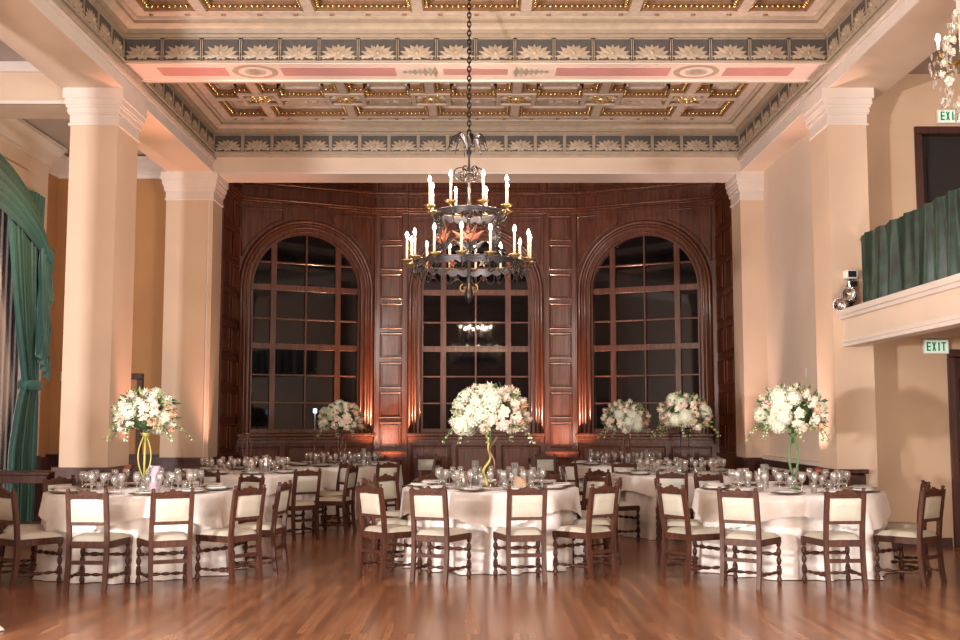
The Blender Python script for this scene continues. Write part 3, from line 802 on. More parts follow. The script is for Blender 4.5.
# ------------------------------------------------------------------ dining chair
random.seed(7)
def turned(p0, p1, r, n=8, beads=3, sq=0):
    """baluster profile between two points"""
    P0, P1 = Vector(p0), Vector(p1); L = (P1-P0).length
    prof = [(0, 1.0), (.10, 1.0), (.12, .55)]
    for k in range(beads):
        c = .14 + .72*(k+.5)/beads; h = .36/beads
        prof += [(c-h, .55), (c-h*.55, .95), (c, 1.2), (c+h*.55, .95), (c+h, .55)]
    prof += [(.88, .55), (.90, 1.0), (1, 1.0)]
    return [P0+(P1-P0)*t for t, _ in prof], [r*k for _, k in prof]
def make_chair():
    """origin on the floor midway between the two rear feet, +y is the way the sitter faces"""
    t = thing('dining_chair', 'x', 'chair')
    W = .165; WF = .205; D = .40
    for s in (-1, 1):
        b = MB()
        pts = [(s*W, -.035, 0), (s*W, -.015, .12), (s*W, 0, .30), (s*W, 0, .44), (s*W, -.012, .58), (s*W, -.035, .74), (s*W, -.055, .865)]
        rows = []
        for x, y, z in pts:
            h = .019
            rows.append([(x-h, y-h, z), (x+h, y-h, z), (x+h, y+h, z), (x-h, y+h, z)])
        ids = b.grid(rows, False, None, True); b.face(ids[0][::-1]); b.face(ids[-1])
        b.lathe([(.018,.865),(.012,.875),(.021,.888),(.012,.90),(0,.902)], (s*W, -.055, 0), 8)
        b.build('leg', M['chairw'], t)
        b = MB()
        b.box(s*WF-.021, s*WF+.021, D-.021, D+.021, .365, .425, b=.004)
        p, r = turned((s*WF, D, .14), (s*WF, D, .365), .020, beads=2); b.tube(p, r, 10)
        b.box(s*WF-.02, s*WF+.02, D-.02, D+.02, .085, .14, b=.004)
        b.lathe([(.016,0),(.022,.02),(.024,.04),(.014,.07),(.018,.085)], (s*WF, D, 0), 10)
        b.build('leg', M['chairw'], t)
    b = MB()   # seat rails
    for s in (-1, 1):
        b.T = Matrix(((1, 0, 0, 0), (0, 1, 0, 0), (0,0,1,0), (0,0,0,1)))
        i = [b.pt(p) for p in ((s*W-.014, .01, .37), (s*W+.014, .01, .37), (s*WF+.014, D, .37), (s*WF-.014, D, .37), (s*W-.014, .01, .43), (s*W+.014, .01, .43), (s*WF+.014, D, .43), (s*WF-.014, D, .43))]
        for q in ((0,3,2,1),(4,5,6,7),(0,1,5,4),(1,2,6,5),(2,3,7,6),(3,0,4,7)): b.face([i[k] for k in q])
    b.T = None
    b.box(-WF, WF, D-.014, D+.014, .37, .43, b=.003); b.box(-W, W, -.012, .014, .37, .43, b=.003)
    b.build('seat_frame', M['chairw'], t)
    b = MB()   # cushion: domed trapezoid
    rows = []
    n = 10
    for j in range(n+1):
        v = j/n; y = .005 + (D+.005)*v; w = (W+.012)+(WF-W+.01)*v; row = []
        for k in range(n+1):
            u = -1+2*k/n
            e = max(0, 1-abs(u)**6)*max(0, 1-abs(2*v-1)**6)
            row.append((u*w, y, .432+.046*e**.45))
        rows.append(row)
    b.grid(rows)
    lo = []
    b.box(-W, W, .01, D-.01, .425, .436)
    b.build('seat', M['cush'], t)
    # back: carved crest rail, cushion, lower rail
    def yb(z): return -.012 - (z-.58)*.15
    b = MB()
    out = [(-W, .80), (W, .80), (W, .845)]
    N = 24
    for k in range(N+1):
        u = 1-2*k/N
        z = .846 + .030*math.exp(-(u*2.2)**2) + .010*cos(u*PI*5)*(1-abs(u)) 
        out.append((u*W, z))
    out.append((-W, .845))
    b.T = Matrix.Translation((0, yb(.83), 0)) @ Matrix.Rotation(0.14, 4, 'X') @ Matrix.Translation((0, .115, 0))
    b.prism(out, -.013, .013)
    for s in (-1, 1):
        b.tube([(s*(.03+.1*q), .0135, .828+.008*sin(q*9)) for q in [k/8 for k in range(9)]], .006, 5)
        b.tube([(s*(.03+.1*q), -.0135, .828+.008*sin(q*9)) for q in [k/8 for k in range(9)]], .006, 5)
    b.T = None
    b.build('crest_rail', M['chairw'], t)
    b = MB(); rows = []
    for sd in (1, -1):
        rows = []
        for j in range(7):
            v = j/6; z = .60+.20*v; row = []
            for k in range(9):
                u = -1+2*k/8; e = max(0, 1-abs(u)**6)*max(0, 1-abs(2*v-1)**6)
                row.append((u*(W-.02)*sd, yb(z) + sd*(.006+.016*e**.5), z))
            rows.append(row)
        b.grid(rows)
    b.box(-W+.02, W-.02, yb(.61)-.008, yb(.61)+.008, .60, .605)
    b.build('backrest', M['cush'], t)
    b = MB(); b.box(-W, W, yb(.585)-.013, yb(.585)+.013, .572, .605, b=.003); b.build('back_rail', M['chairw'], t)
    for p0, p1, r, kind in (((-W, -.012, .245), (W, -.012, .245), 0, 'box'), ((-WF, D, .27), (WF, D, .27), .017, 't'),
                            ((-W, 0, .11), (-WF, D, .11), .014, 't'), ((W, 0, .11), (WF, D, .11), .014, 't'), ((-.185, .2, .11), (.185, .2, .11), .014, 't')):
        b = MB()
        if kind == 'box': b.box(-W, W, -.022, 0, .228, .262, b=.003)
        else:
            p, rr = turned(p0, p1, r, beads=3); b.tube(p, rr, 8)
        b.build('stretcher', M['chairw'], t)
    return t
proto = make_chair()
KID = list(proto.children)
first = [True]
CHAIRS = []
def chair(x, y, face, label, group=None):
    """face: point (x, y) the sitter looks at"""
    if first[0]: c = proto; first[0] = False
    else:
        c = proto.copy(); COL.objects.link(c)
        for k in KID:
            d = k.copy(); COL.objects.link(d); d.parent = c
    a = math.atan2(face[1]-y, face[0]-x) - PI/2
    c.location = (x, y, 0); c.scale = (1, 1, .965); c.rotation_euler = (0, 0, a + random.uniform(-.04, .04)); c['label'] = label; c['group'] = group
    CHAIRS.append((x, y))
    return c

# ------------------------------------------------------------------ tables and cloths
R = .88
TABLES = {  # x, y, name
 'L1': (-3.34, 10.98, 'drape-side front table'), 'C1': (.11, 11.55, 'middle front table'), 'R1': (3.08, 11.1, 'balcony-side front table'),
 'L2': (-3.15, 14.9, 'drape-side second-row table'), 'R2': (2.62, 14.5, 'balcony-side second-row table'),
 'L3': (-2.14, 17.3, 'drape-side rear table'), 'R3': (2.3, 17.6, 'balcony-side rear table'),
}
def cloth_mesh(seed, flare=.10, n=216, R=R):
    rnd = random.Random(seed)
    b = MB(); rows = []
    ph = [rnd.uniform(0, 6.28) for _ in range(4)]
    for r in (0.01, R*.4, R*.8, R-.02): rows.append([(r*cos(2*PI*k/n), r*sin(2*PI*k/n), .7625) for k in range(n)])
    m = 16
    for j in range(m+1):
        t = j/m; z = .758 - .752*t; row = []
        for k in range(n):
            a = 2*PI*k/n
            f = .5*sin(a*13+ph[0]+.8*sin(a*3)) + .4*sin(a*23+ph[1]+t+sin(a*5)) + .3*sin(a*7+ph[2])
            amp = .11*t**.7 
            rr = R + .006*min(1, t*12) + flare*t**1.4*(.6+.4*sin(a*3+ph[3])) + amp*f*.8
            if t > .97: rr += .03*abs(f)
            row.append((rr*cos(a), rr*sin(a), z))
        rows.append(row)
    b.grid(rows, True, None, True)
    return b
def overlay_mesh(seed, n=144):
    rnd = random.Random(seed+50); b = MB(); rows = []
    ph = [rnd.uniform(0, 6.28) for _ in range(3)]
    for r in (0.01, .4, R-.015): rows.append([(r*cos(2*PI*k/n), r*sin(2*PI*k/n), .7655) for k in range(n)])
    for j in range(7):
        t = j/6; row = []
        for k in range(n):
            a = 2*PI*k/n
            drop = (.25 + .07*cos(a*4+ph[0]) + .006*sin(a*60))
            f = .5*sin(a*13+ph[1]) + .35*sin(a*17+ph[2])
            rr = R + .012 + (.035+.02*f)*t + .02
            row.append((rr*cos(a), rr*sin(a), .760 - drop*t))
        rows.append(row)
    b.grid(rows, True, None, True)
    return b
def plate_mesh():
    b = MB(); b.lathe([(0,.004),(.11,.004),(.155,.014),(.157,.018),(.11,.010),(.0,.009)], n=28, mi=1, cap=False)
    b.lathe([(0,.012),(.08,.012),(.12,.026),(.122,.029),(.08,.018),(0,.017)], n=28, mi=0, cap=False)
    return b
def glass_mesh(h, r):
    b = MB()
    b.lathe([(r*.85,0),(r*.8,.004),(.006,.008),(.004,h*.25),(.005,h*.5),(r*.55,h*.56),(r*.97,h*.72),(r,h*.82),(r*.82,h),(r*.80,h),(r*.96,h*.82),(r*.9,h*.72),(r*.4,h*.60),(0,h*.58)], n=14, cap=False)
    return b
def tumbler_mesh():
    b = MB(); b.lathe([(0,0),(.028,0),(.036,.10),(.034,.10),(.026,.01),(0,.01)], n=14, cap=False); return b
def napkin_mesh():
    b = MB(); rows = []
    for j in range(9):
        v = j/8; row = []
        for k in range(9):
            u = -1+2*k/8
            row.append((u*.075*(1-.1*v), -.09+.18*v, .030+.016*abs(sin(u*6+v))*(1-abs(u)*.3)))
        rows.append(row)
    b.grid(rows); b.box(-.06,.06,-.08,.08,.024,.030)
    return b
def fan_napkin_mesh():
    b = MB(); rows = []
    for j in range(6):
        v = j/5; row = []
        for k in range(17):
            u = -1+2*k/16; w = .03+.05*v
            row.append((u*w, .018*(-1)**k*(.4+v), .02+.15*v-(.02*u*u*v)))
        rows.append(row)
    b.grid(rows, False); b.box(-.03,.03,-.02,.02,0,.022)
    return b
pm = plate_mesh().build('dinner_plate', [M['plate'], M['rim']]); 
gm = glass_mesh(.195, .038).build('wine_glass', M['glass']); gm2 = glass_mesh(.165, .034).build('champagne_coupe', M['glass'])
tm = tumbler_mesh().build('water_tumbler', M['glass']); nmz = napkin_mesh().build('folded_napkin', M['napkin'])
used = {}
def inst(o, loc, rz, label, cat, group):
    if o.name in used: c = o.copy(); COL.objects.link(c)
    else: c = o; used[o.name] = 1
    c.location = loc; c.rotation_euler = (0, 0, rz); tag(c, label, cat, group); return c
ZT = .7685
ti = 0
for key, (tx, ty, tn) in TABLES.items():
    ti += 1
    t = thing('banquet_table', 'round banquet table hidden under the floor-length cloth, the %s' % tn, 'table', (tx, ty, 0))
    b = MB(); b.lathe([(0,.72),(R-.03,.72),(R-.02,.735),(R-.03,.75),(0,.75)], n=48); b.build('tabletop', M['chairw'], t)
    for k in range(4):
        a = k*PI/2+.6; b = MB(); b.tube([(.6*cos(a), .6*sin(a), 0), (.5*cos(a), .5*sin(a), .72)], .02); b.build('leg', M['iron'], t)
    c = cloth_mesh(ti, .10 if key in ('L1',) else .06).build('tablecloth', M['cloth']); c.location = (tx, ty, 0)
    tag(c, 'floor-length ivory cloth draped over the %s' % tn, 'tablecloth')
    o_ = overlay_mesh(ti).build('topper', M['cloth'], c); o_['label'] = 'short scalloped topper cloth'
    rnd = random.Random(ti*11)
    ph = rnd.uniform(0, .3)
    for k in range(10):
        a = 2*PI*k/10 + PI/2*3 + PI/10 + ph*.2
        cx, cy = tx+.74*cos(a), ty+.74*sin(a)
        inst(pm, (cx, cy, ZT), a, 'white plate on a bronze-rimmed charger, a setting on the %s' % tn, 'plate', 'place settings on the %s' % tn)
        inst(nmz, (cx, cy, ZT+.0), a+PI/2, 'folded white napkin lying on a plate of the %s' % tn, 'napkin', 'napkins on the %s' % tn)
        for q, (dr, da, o) in enumerate(((.53, -.14, gm), (.50, .05, gm2), (.56, .24, gm), (.42, -.02, tm))):
            if q == 3 and k % 2: continue
            nme = {'wine_glass': 'tall stemmed crystal wine glass', 'champagne_coupe': 'smaller stemmed crystal glass', 'water_tumbler': 'short clear water tumbler'}[o.name.split('.')[0]]
            aa = a+da; inst(o, (tx+dr*cos(aa), ty+dr*sin(aa), ZT-.002), rnd.uniform(0, 6), '%s among the settings on the %s' % (nme, tn), 'glass', '%ses on the %s' % (nme.replace('glass','glass') if 'glass' in nme else nme+'', tn) if 'glass' in nme else 'tumblers on the %s' % tn)
# a further table at the left edge of the view
c = cloth_mesh(91, .12, R=.40).build('tablecloth', M['cloth']); c.location = (-3.87, 7.50, 0)
tag(c, 'hem of a pale tablecloth touching the floor at the left edge, nearest the camera', 'tablecloth')

# ------------------------------------------------------------------ chairs around the tables
def T(k): return TABLES[k][:2]
def pol(k, deg, r=1.43):
    x, y = T(k); a = math.radians(deg); return (x+r*sin(a), y-r*cos(a))
GR = {}
def A(k, x, y, lab):
    tx, ty = T(k); r = math.hypot(x-tx, y-ty)
    if r < 1.24: x, y = tx+(x-tx)*1.24/r, ty+(y-ty)*1.24/r
    tn = TABLES[k][2]
    return chair(x, y, (tx, ty), lab + ' the ' + tn, 'chairs around the ' + tn)
PB = 'wooden chair seen from behind, '
A('L1', -3.38, 9.62, PB+'nearer the drapes, at the front of')
A('L1', -2.69, 9.70, PB+'nearer the aisle, at the front of')
A('L1', -4.17, 9.82, 'side-on wooden chair at the frame edge, closest to the camera, by')
A('L1', -4.52, 10.55, 'side-on wooden chair beside the dark side table, by')
A('L1', *pol('L1', 232), 'cream-backed chair against the first pier, drape side, behind')
A('L1', *pol('L1', 203), 'cream-backed chair behind the first cluster of glasses on')
A('L1', *pol('L1', 178), 'chair directly behind the yellow-green vase stand of')
A('L1', *pol('L1', 146), 'cream-backed chair at the aisle-side rear edge of')
A('L1', -2.14, 10.16, 'angled wooden chair on the aisle side, closer to the camera, of')
A('L1', -1.95, 10.80, 'angled wooden chair on the aisle side, partly hidden, of')
A('C1', -.45, 10.12, PB+'nearer the drapes, at the front of')
A('C1', .42, 10.14, PB+'nearer the balcony, at the front of')
A('C1', -1.0, 10.45, 'angled chair facing the balcony, closer to the camera, by')
A('C1', -1.10, 11.25, 'angled chair facing the balcony, half hidden by its neighbour, by')
A('C1', 1.13, 10.42, 'angled chair facing the drapes, closer to the camera, by')
A('C1', 1.36, 11.3, 'angled chair facing the drapes, half hidden by its neighbour, by')
A('C1', *pol('C1', 232), 'chair at the drape-side rear edge of')
A('C1', *pol('C1', 206), 'chair behind the silver coffee pot of')
A('C1', *pol('C1', 181), 'chair directly behind the tall centrepiece of')
A('C1', *pol('C1', 154), 'chair behind the tan card and glasses of')
A('C1', *pol('C1', 126), 'cream-backed chair at the balcony-side rear edge of')
A('R1', 2.29, 9.80, PB+'nearer the aisle, at the front of')
A('R1', 3.18, 9.74, PB+'nearer the balcony, at the front of')
A('R1', 1.82, 10.32, 'angled chair facing the balcony, closer to the camera, by')
A('R1', 1.84, 11.2, 'angled chair facing the balcony, half hidden by its neighbour, by')
A('R1', 4.03, 10.0, 'angled chair before the plain wall, closer to the camera, by')
A('R1', 4.21, 10.85, 'angled chair in front of the plain wall, half hidden, by')
A('R1', *pol('R1', 200), 'chair at the aisle-side rear edge of')
A('R1', *pol('R1', 173), 'chair behind the green vase stand of')
A('R1', *pol('R1', 145), 'chair against the balcony-side pier behind')
A('L2', -3.32, 13.46, 'cream-backed chair seen from behind, nearer the drapes, at')
A('L2', -2.15, 13.68, 'cream-backed chair seen from behind, nearer the aisle, at')
A('L2', -1.72, 14.55, 'side-on chair on the aisle edge, closer to the camera, of')
A('L2', -1.95, 15.75, 'side-on chair on the aisle edge, further back, of')
A('L2', *pol('L2', 205), 'chair facing the camera behind')
A('R2', 1.50, 13.62, 'side-on chair facing the balcony, at the front aisle corner of')
A('R2', 2.26, 13.05, 'dark chair seen from behind in front of')
A('R2', 3.62, 13.4, 'chair at the wall-side front corner of')
A('R2', 1.15, 14.7, 'chair on the aisle side of')
A('L3', -1.35, 16.05, 'chair seen from behind at the front of')
A('L3', -.70, 16.95, 'chair on the aisle side of')
A('L3', -3.15, 16.25, 'chair at the drape-side front corner of')
A('L3', *pol('L3', 165), 'chair facing the camera behind')
A('R3', 2.1, 16.15, 'cream-backed chair seen from behind at the front of')
A('R3', 1.32, 16.52, 'cream-backed chair at the aisle-side front corner of')
A('R3', .85, 17.5, 'chair on the aisle side of')
A('R3', 3.2, 16.4, 'chair at the wall-side front corner of')
A('R3', *pol('R3', 190), 'chair facing the camera behind')
chair(-.95, 19.6, (-.95, 15), 'spare chair standing by the drape-side panelled pilaster of the bay')
chair(1.15, 19.5, (1.15, 15), 'spare chair standing by the balcony-side panelled pilaster of the bay')

# ------------------------------------------------------------------ centrepieces
def rose_mesh():
    b = MB(); g = PI*(3-5**.5)
    b.ball((0,0,.25), .45, .45, .5, 8, 6)
    for i in range(22):
        t = i/21; a = i*g; r = .28+.62*t; tilt = .25+1.0*t; L = .62; W = .34+.2*t
        rows = []
        for j in range(4):
            v = j/3; row = []
            for k in range(5):
                u = -1+2*k/4
                w = W*sin(PI*(.18+.72*v))*1.05
                ca = a + u*w
                rr = r*(.35+.65*v)*(1 + .12*v*v*t) 
                z = .78 - .75*t + (v-.2)*.5*(1-.55*t) - .08*u*u*v
                row.append((rr*cos(ca), rr*sin(ca), z))
            rows.append(row)
        b.grid(rows)
    return b
def hydr_mesh(seed):
    rnd = random.Random(seed); b = MB()
    b.ball((0,0,0), .75, .75, .7, 10, 7)
    g = PI*(3-5**.5)
    for i in range(70):
        z = 1-1.7*i/70; r = math.sqrt(max(0, 1-z*z)); a = i*g
        d = Vector((r*cos(a), r*sin(a), z)); t = d.orthogonal().normalized(); s_ = d.cross(t)
        o = d*(.86+rnd.uniform(-.05,.08)); ph = rnd.uniform(0, 6)
        for k in range(4):
            q = ph+k*PI/2; e = t*cos(q)+s_*sin(q); f = t*cos(q+.6)+s_*sin(q+.6); h = t*cos(q-.6)+s_*sin(q-.6)
            b.poly([o, o+h*.13+d*.03, o+e*.2+d*.01, o+f*.13+d*.03])
    return b
MESH = {}
def blossom(kind):
    if kind not in MESH:
        if kind == 'hydr': o = hydr_mesh(3).build('x', M['hydr'])
        else: o = rose_mesh().build('x', M[kind])
        MESH[kind] = o.data; bpy.data.objects.remove(o)
    return MESH[kind]
def foliage(rad, seed, hgt, n=190, trail=7):
    rnd = random.Random(seed); b = MB()
    def leafq(p, d, L, w, mi):
        d = d.normalized(); s_ = d.cross(Vector((rnd.uniform(-1,1), rnd.uniform(-1,1), rnd.uniform(-1,1)))).normalized()
        n_ = d.cross(s_)
        i = [b.pt(q) for q in (p, p+d*L*.45+s_*w, p+d*L-n_*L*.15, p+d*L*.45-s_*w, p+d*L*.45+n_*w*.5)]
        for k in range(4): b.face((i[k], i[(k+1)%4], i[4]), True, mi)
    for k in range(n):
        a = rnd.uniform(0, 2*PI); e = rnd.uniform(-.6, 1.3)
        d = Vector((cos(a)*cos(e), sin(a)*cos(e), sin(e)*hgt/rad))
        p = d*rad*rnd.uniform(.80, 1.0); p.z += 0
        leafq(p, d+Vector((rnd.uniform(-.5,.5), rnd.uniform(-.5,.5), rnd.uniform(-.5,.3))), rnd.uniform(.05,.09), rnd.uniform(.012,.022), 0 if rnd.random() < .7 else 1)
    for k in range(trail):
        a = 2*PI*k/trail + rnd.uniform(-.2,.2); L = rnd.uniform(.10,.24)*rad/.33; pts = []
        for j in range(9):
            t = j/8; r = rad*.7+L*t
            pts.append(Vector((r*cos(a+.2*t), r*sin(a+.2*t), -hgt*.45 + .03*sin(t*3) - .13*t*t*rad/.33)))
        b.tube(pts, .003, 4, 0)
        for j in range(1, 9):
            for q in range(3):
                leafq(pts[j], Vector((rnd.uniform(-1,1), rnd.uniform(-1,1), rnd.uniform(-1,.6))), .035, .010, 1)
                if rnd.random() < .35: b.ball(pts[j]+Vector((rnd.uniform(-.02,.02), rnd.uniform(-.02,.02), -.01)), .009, n=5, m=3, mi=2)
    b.tube([(0,0,-hgt*1.05),(0,0,0)], .012, 6, 0)
    return b
def vase_wire(b, r, z0, z1, n=4, t=.007, base=True, mi=0):
    for k in range(n):
        a = k*2*PI/n + .35
        b.tube([(r*sin(PI*(.04+.92*q))*cos(a), r*sin(PI*(.04+.92*q))*sin(a), z0+(z1-z0)*q) for q in [j/14 for j in range(15)]], t, 6, mi)
    if base: b.lathe([(.07,0),(.068,.008),(.02,.014),(.012,z0+.02)], n=16, mi=mi)
    b.lathe([(.015,z1-.03),(.03,z1-.01),(.055,z1+.02)], n=12, mi=mi)
def centre(key, dx, dy, zc, rad, hgt, style, mat, label, vlabel, seed, n=34):
    tx, ty, tn = TABLES[key]
    v = thing('vase_stand', vlabel, 'vase', (tx+dx, ty+dy, ZT))
    zt = zc-ZT-hgt*.75
    if style == 'wire':
        b = MB(); vase_wire(b, .062, .12, zt, 4, .007 if rad > .3 else .005); b.build('wire_stem', M[mat], v)
        b = MB(); b.lathe([(.03,.0),(.05,.03),(.03,.07),(.045,.12),(.02,.13)], n=14); b.build('glass_foot', M['vglass'], v)
    elif style == 'twist':
        for s in (-1, 1):
            b = MB(); b.tube([(s*(.035+.03*sin(q*7))+.015*sin(q*15), .03*s*cos(q*6), zt*q) for q in [j/24 for j in range(25)]], [.016-.006*j/24 for j in range(25)], 8)
            b.build('twisted_stem', M[mat] if s > 0 else M['wirey'], v)
            v.children[-1]['label'] = 'brown twisted branch stem' if s > 0 else 'yellow-green bound stem'
        b = MB(); b.lathe([(.09,0),(.09,.012),(.03,.02),(.03,.05)], n=18); b.build('base', M['wireb'], v)
    else:
        for s in (-1, 1):
            b = MB(); b.tube([(s*.055,0,0),(s*.055,0,zt)], .006, 6); b.build('post', M['iron'], v)
        b = MB(); b.lathe([(.09,0),(.09,.01),(0,.014)], n=18); b.lathe([(0,zt-.01),(.09,zt-.01),(.09,zt),(0,zt)], n=18); b.build('base', M['iron'], v)
    f = thing('flower_arrangement', label, 'flowers', (tx+dx, ty+dy, zc))
    rnd = random.Random(seed); g = PI*(3-5**.5)
    n = int(n*1.4); kinds = ['rosew', 'hydr', 'rosew', 'rosep', 'hydr', 'rosew', 'rosew', 'rosep']
    names = {'rosew': 'white_rose', 'rosep': 'blush_rose', 'rosec': 'peach_rose', 'hydr': 'hydrangea'}
    cols = {'rosew': 'ivory white rose', 'rosep': 'pale blush rose', 'rosec': 'deeper peach rose', 'hydr': 'greenish white hydrangea head'}
    for i in range(n):
        z = 1-1.55*(i+.5)/n; r = math.sqrt(max(0, 1-z*z)); a = i*g + rnd.uniform(-.2,.2)
        d = Vector((r*cos(a), r*sin(a), z)); k = kinds[rnd.randrange(8)]
        if cos(a) > .5 and rnd.random() < .3: k = 'rosec'
        s_ = (rnd.uniform(.088, .11) if k == 'hydr' else rnd.uniform(.055, .078))*rad/.33
        o = bpy.data.objects.new(names[k], blossom(k)); COL.objects.link(o); o.parent = f
        e = .80 + rnd.uniform(-.06, .14)
        o.location = (d.x*rad*e, d.y*rad*e, d.z*hgt*e)
        o.rotation_euler = Vector((d.x, d.y, d.z*rad/hgt)).to_track_quat('Z', 'Y').to_euler()
        o.scale = (s_,)*3; o['label'] = cols[k]
    b = MB(); b.ball((0,0,0), rad*.6, rad*.6, hgt*.55, 12, 8); 
    fo = foliage(rad, seed+1, hgt); off = len(fo.v)
    for q in b.f: fo.f.append(tuple(i+off for i in q)); fo.m.append(0); fo.sm.append(True)
    fo.v += b.v
    fo.build('foliage', [M['leaf'], M['leafl'], M['rosew']], f)
centre('L1', .0, .05, 1.50, .31, .25, 'wire', 'wirey', 'round white and peach bouquet on the yellow-green stand of the left front table', 'yellow-green lyre-shaped wire vase stand on the left front table', 1, 40)
centre('C1', .0, .0, 1.52, .39, .29, 'twist', 'wireb', 'largest white bouquet, on the centre front table below the chandelier', 'twisted brown branch vase stand on the centre front table', 2, 54)
centre('R1', .06, .0, 1.52, .33, .28, 'wire', 'wireg', 'white and peach bouquet on the green stand of the right front table', 'green lyre-shaped wire vase stand on the right front table', 3, 42)
centre('L3', -.02, .0, 1.47, .33, .26, 'wire', 'wireb', 'small white bouquet in front of the left arched window', 'slim bronze wire vase stand below the left window bouquet', 4, 34)
centre('R3', .03, .0, 1.47, .36, .28, 'wire', 'wireb', 'white bouquet on the thin bronze stand, left of two before the right arched window', 'slim bronze wire vase stand below the left of the right-window bouquets', 5, 36)
centre('R2', .10, .2, 1.52, .34, .28, 'posts', 'iron', 'peach-tinted bouquet on two black posts, right of two before the right arched window', 'black two-post flower stand on the second-row table right of the aisle', 6, 38)
v = thing('vase_stand', 'empty bronze wire vase stand without flowers on the left second-row table', 'vase', (-3.15, 14.95, ZT))
b = MB(); vase_wire(b, .06, .12, .5, 4, .005); b.build('wire_stem', M['wireb'], v)

# candles, pitchers, cards
def cyl_candle(x, y, h, label):
    t = thing('pillar_candle_holder', label, 'candle', (x, y, ZT))
    b = MB(); b.lathe([(0,0),(.04,0),(.042,.01),(.042,h),(.039,h),(.039,.012),(0,.012)], n=18, cap=False); b.build('glass_cylinder', M['vglass'], t)
    b = MB(); b.lathe([(.0,.013),(.024,.013),(.024,h*.72),(.018,h*.74),(0,h*.73)], n=14, cap=False); b.build('candle', M['wax'], t)
def taper(x, y, h, label):
    t = thing('taper_candle', label, 'candle', (x, y, ZT))
    b = MB(); b.lathe([(.04,0),(.038,.008),(.01,.02),(.014,.05),(.0,.05)], n=14); b.build('holder', M['vglass'], t)
    b = MB(); b.lathe([(.011,.05),(.010,h),(.0,h+.004)], n=10); b.build('candle', M['wax'], t)
def pitcher(x, y, mat, label, h=.22, rz=0):
    t = thing('pitcher', label, 'pitcher', (x, y, ZT), rz)
    b = MB(); b.lathe([(0,0),(.05,0),(.055,.01),(.07,h*.35),(.06,h*.6),(.04,h*.78),(.05,h),(.047,h),(.036,h*.78),(.055,h*.6),(.06,h*.35),(0,.015)], n=20, cap=False); b.build('body', M[mat], t)
    b = MB(); b.tube([(.045,0,h*.92),(.09,0,h*.9),(.10,0,h*.6),(.065,0,h*.35)], .007, 8); b.build('handle', M[mat], t)
    b = MB(); b.tube([(-.045,0,h*.97),(-.075,0,h*1.0)], [.02,.008], 8); b.build('spout', M[mat], t)
x, y = T('L1'); pitcher(x+.14, y-.05, 'lav', 'lavender-tinted glass pitcher beside the green vase on the left front table', .24, 1)
x, y = T('L2'); pitcher(x+.24, y+.14, 'steel', 'silver pitcher on the left second-row table', .22, 2); pitcher(x+.12, y-.24, 'steel', 'second silver pitcher, nearer the aisle, on the left second-row table', .2, 1)
x, y = T('C1'); cyl_candle(x+.14, y+.18, .16, 'short candle in a glass cylinder beside the centre centrepiece'); cyl_candle(x+.26, y+.26, .24, 'candle cylinder at the right rear of the centre front table'); 
cyl_candle(x-.16, y+.35, .26, 'tall glass candle cylinder behind the centre vase stand')
pitcher(x-.30, y+.08, 'steel', 'silver coffee pot on the middle front table', .16, 0)
x, y = T('R1'); taper(x-.26, y+.1, .2, 'white taper candle left of the green vase stand'); cyl_candle(x-.17, y+.25, .24, 'slim candle cylinder by the green vase stand on the right table')
x, y = T('L3'); cyl_candle(x+.35, y-.2, .26, 'white candle cylinder on the rear table before the left window')
x, y = T('R3'); cyl_candle(x-.55, y-.1, .24, 'candle cylinder at the left of the rear table before the right window'); cyl_candle(x+.3, y-.3, .24, 'candle cylinder right of the bronze stand on the right rear table')
x, y = T('R2'); cyl_candle(x-.05, y-.2, .2, 'candle cylinder in front of the black post flower stand')
def card(x, y, w, h, label):
    b = MB(); b.box(-w/2, w/2, -.004, .004, 0, h); b.poly([(-w/2, .004, h), (w/2, .004, h), (w/2, .06, 0), (-w/2, .06, 0)])
    o = b.build('table_card', M['card']); o.location = (x, y, ZT); tag(o, label, 'card')
x, y = T('C1'); card(x+.31, y+.05, .13, .1, 'small tan folded card on the centre front table')
x, y = T('R1')
# slim lamp stand near the left window
t = thing('slim_light_stand', 'very thin tall stand with a tiny pale lamp in front of the left window', 'light stand', (-2.78, 18.6, 0))
b = MB(); b.lathe([(.12,0),(.12,.015),(.01,.03),(.006,1.58),(0,1.58)], n=12); b.build('pole', M['chrome'], t)
b = MB(); b.box(-.03,.03,-.03,.03,1.58,1.66,b=.008); b.build('lamp_head', simple('pale_blue_lamp', (.5,.7,.9), .3, emis=(.6,.85,1), estr=2), t)

# side table by the left wall
t = thing('side_table', 'dark turned-leg side table by the left wall below the drape', 'side table', (-5.62, 13.6, 0))
b = MB(); b.box(-.45, .45, -.28, .28, .80, .84, b=.008); b.build('top', M['mahogd'], t)
b = MB(); b.box(-.41, .41, -.24, .24, .70, .80, b=.004); b.build('apron', M['mahogd'], t)
b = MB(); b.box(-.40, .40, -.23, .23, .18, .21, b=.006); b.build('lower_shelf', M['mahogd'], t)
for sx in (-1, 1):
    for sy in (-1, 1):
        b = MB(); p, r_ = turned((sx*.38, sy*.21, 0), (sx*.38, sy*.21, .70), .03, beads=4); b.tube(p, r_, 10); b.build('leg', M['mahogd'], t)

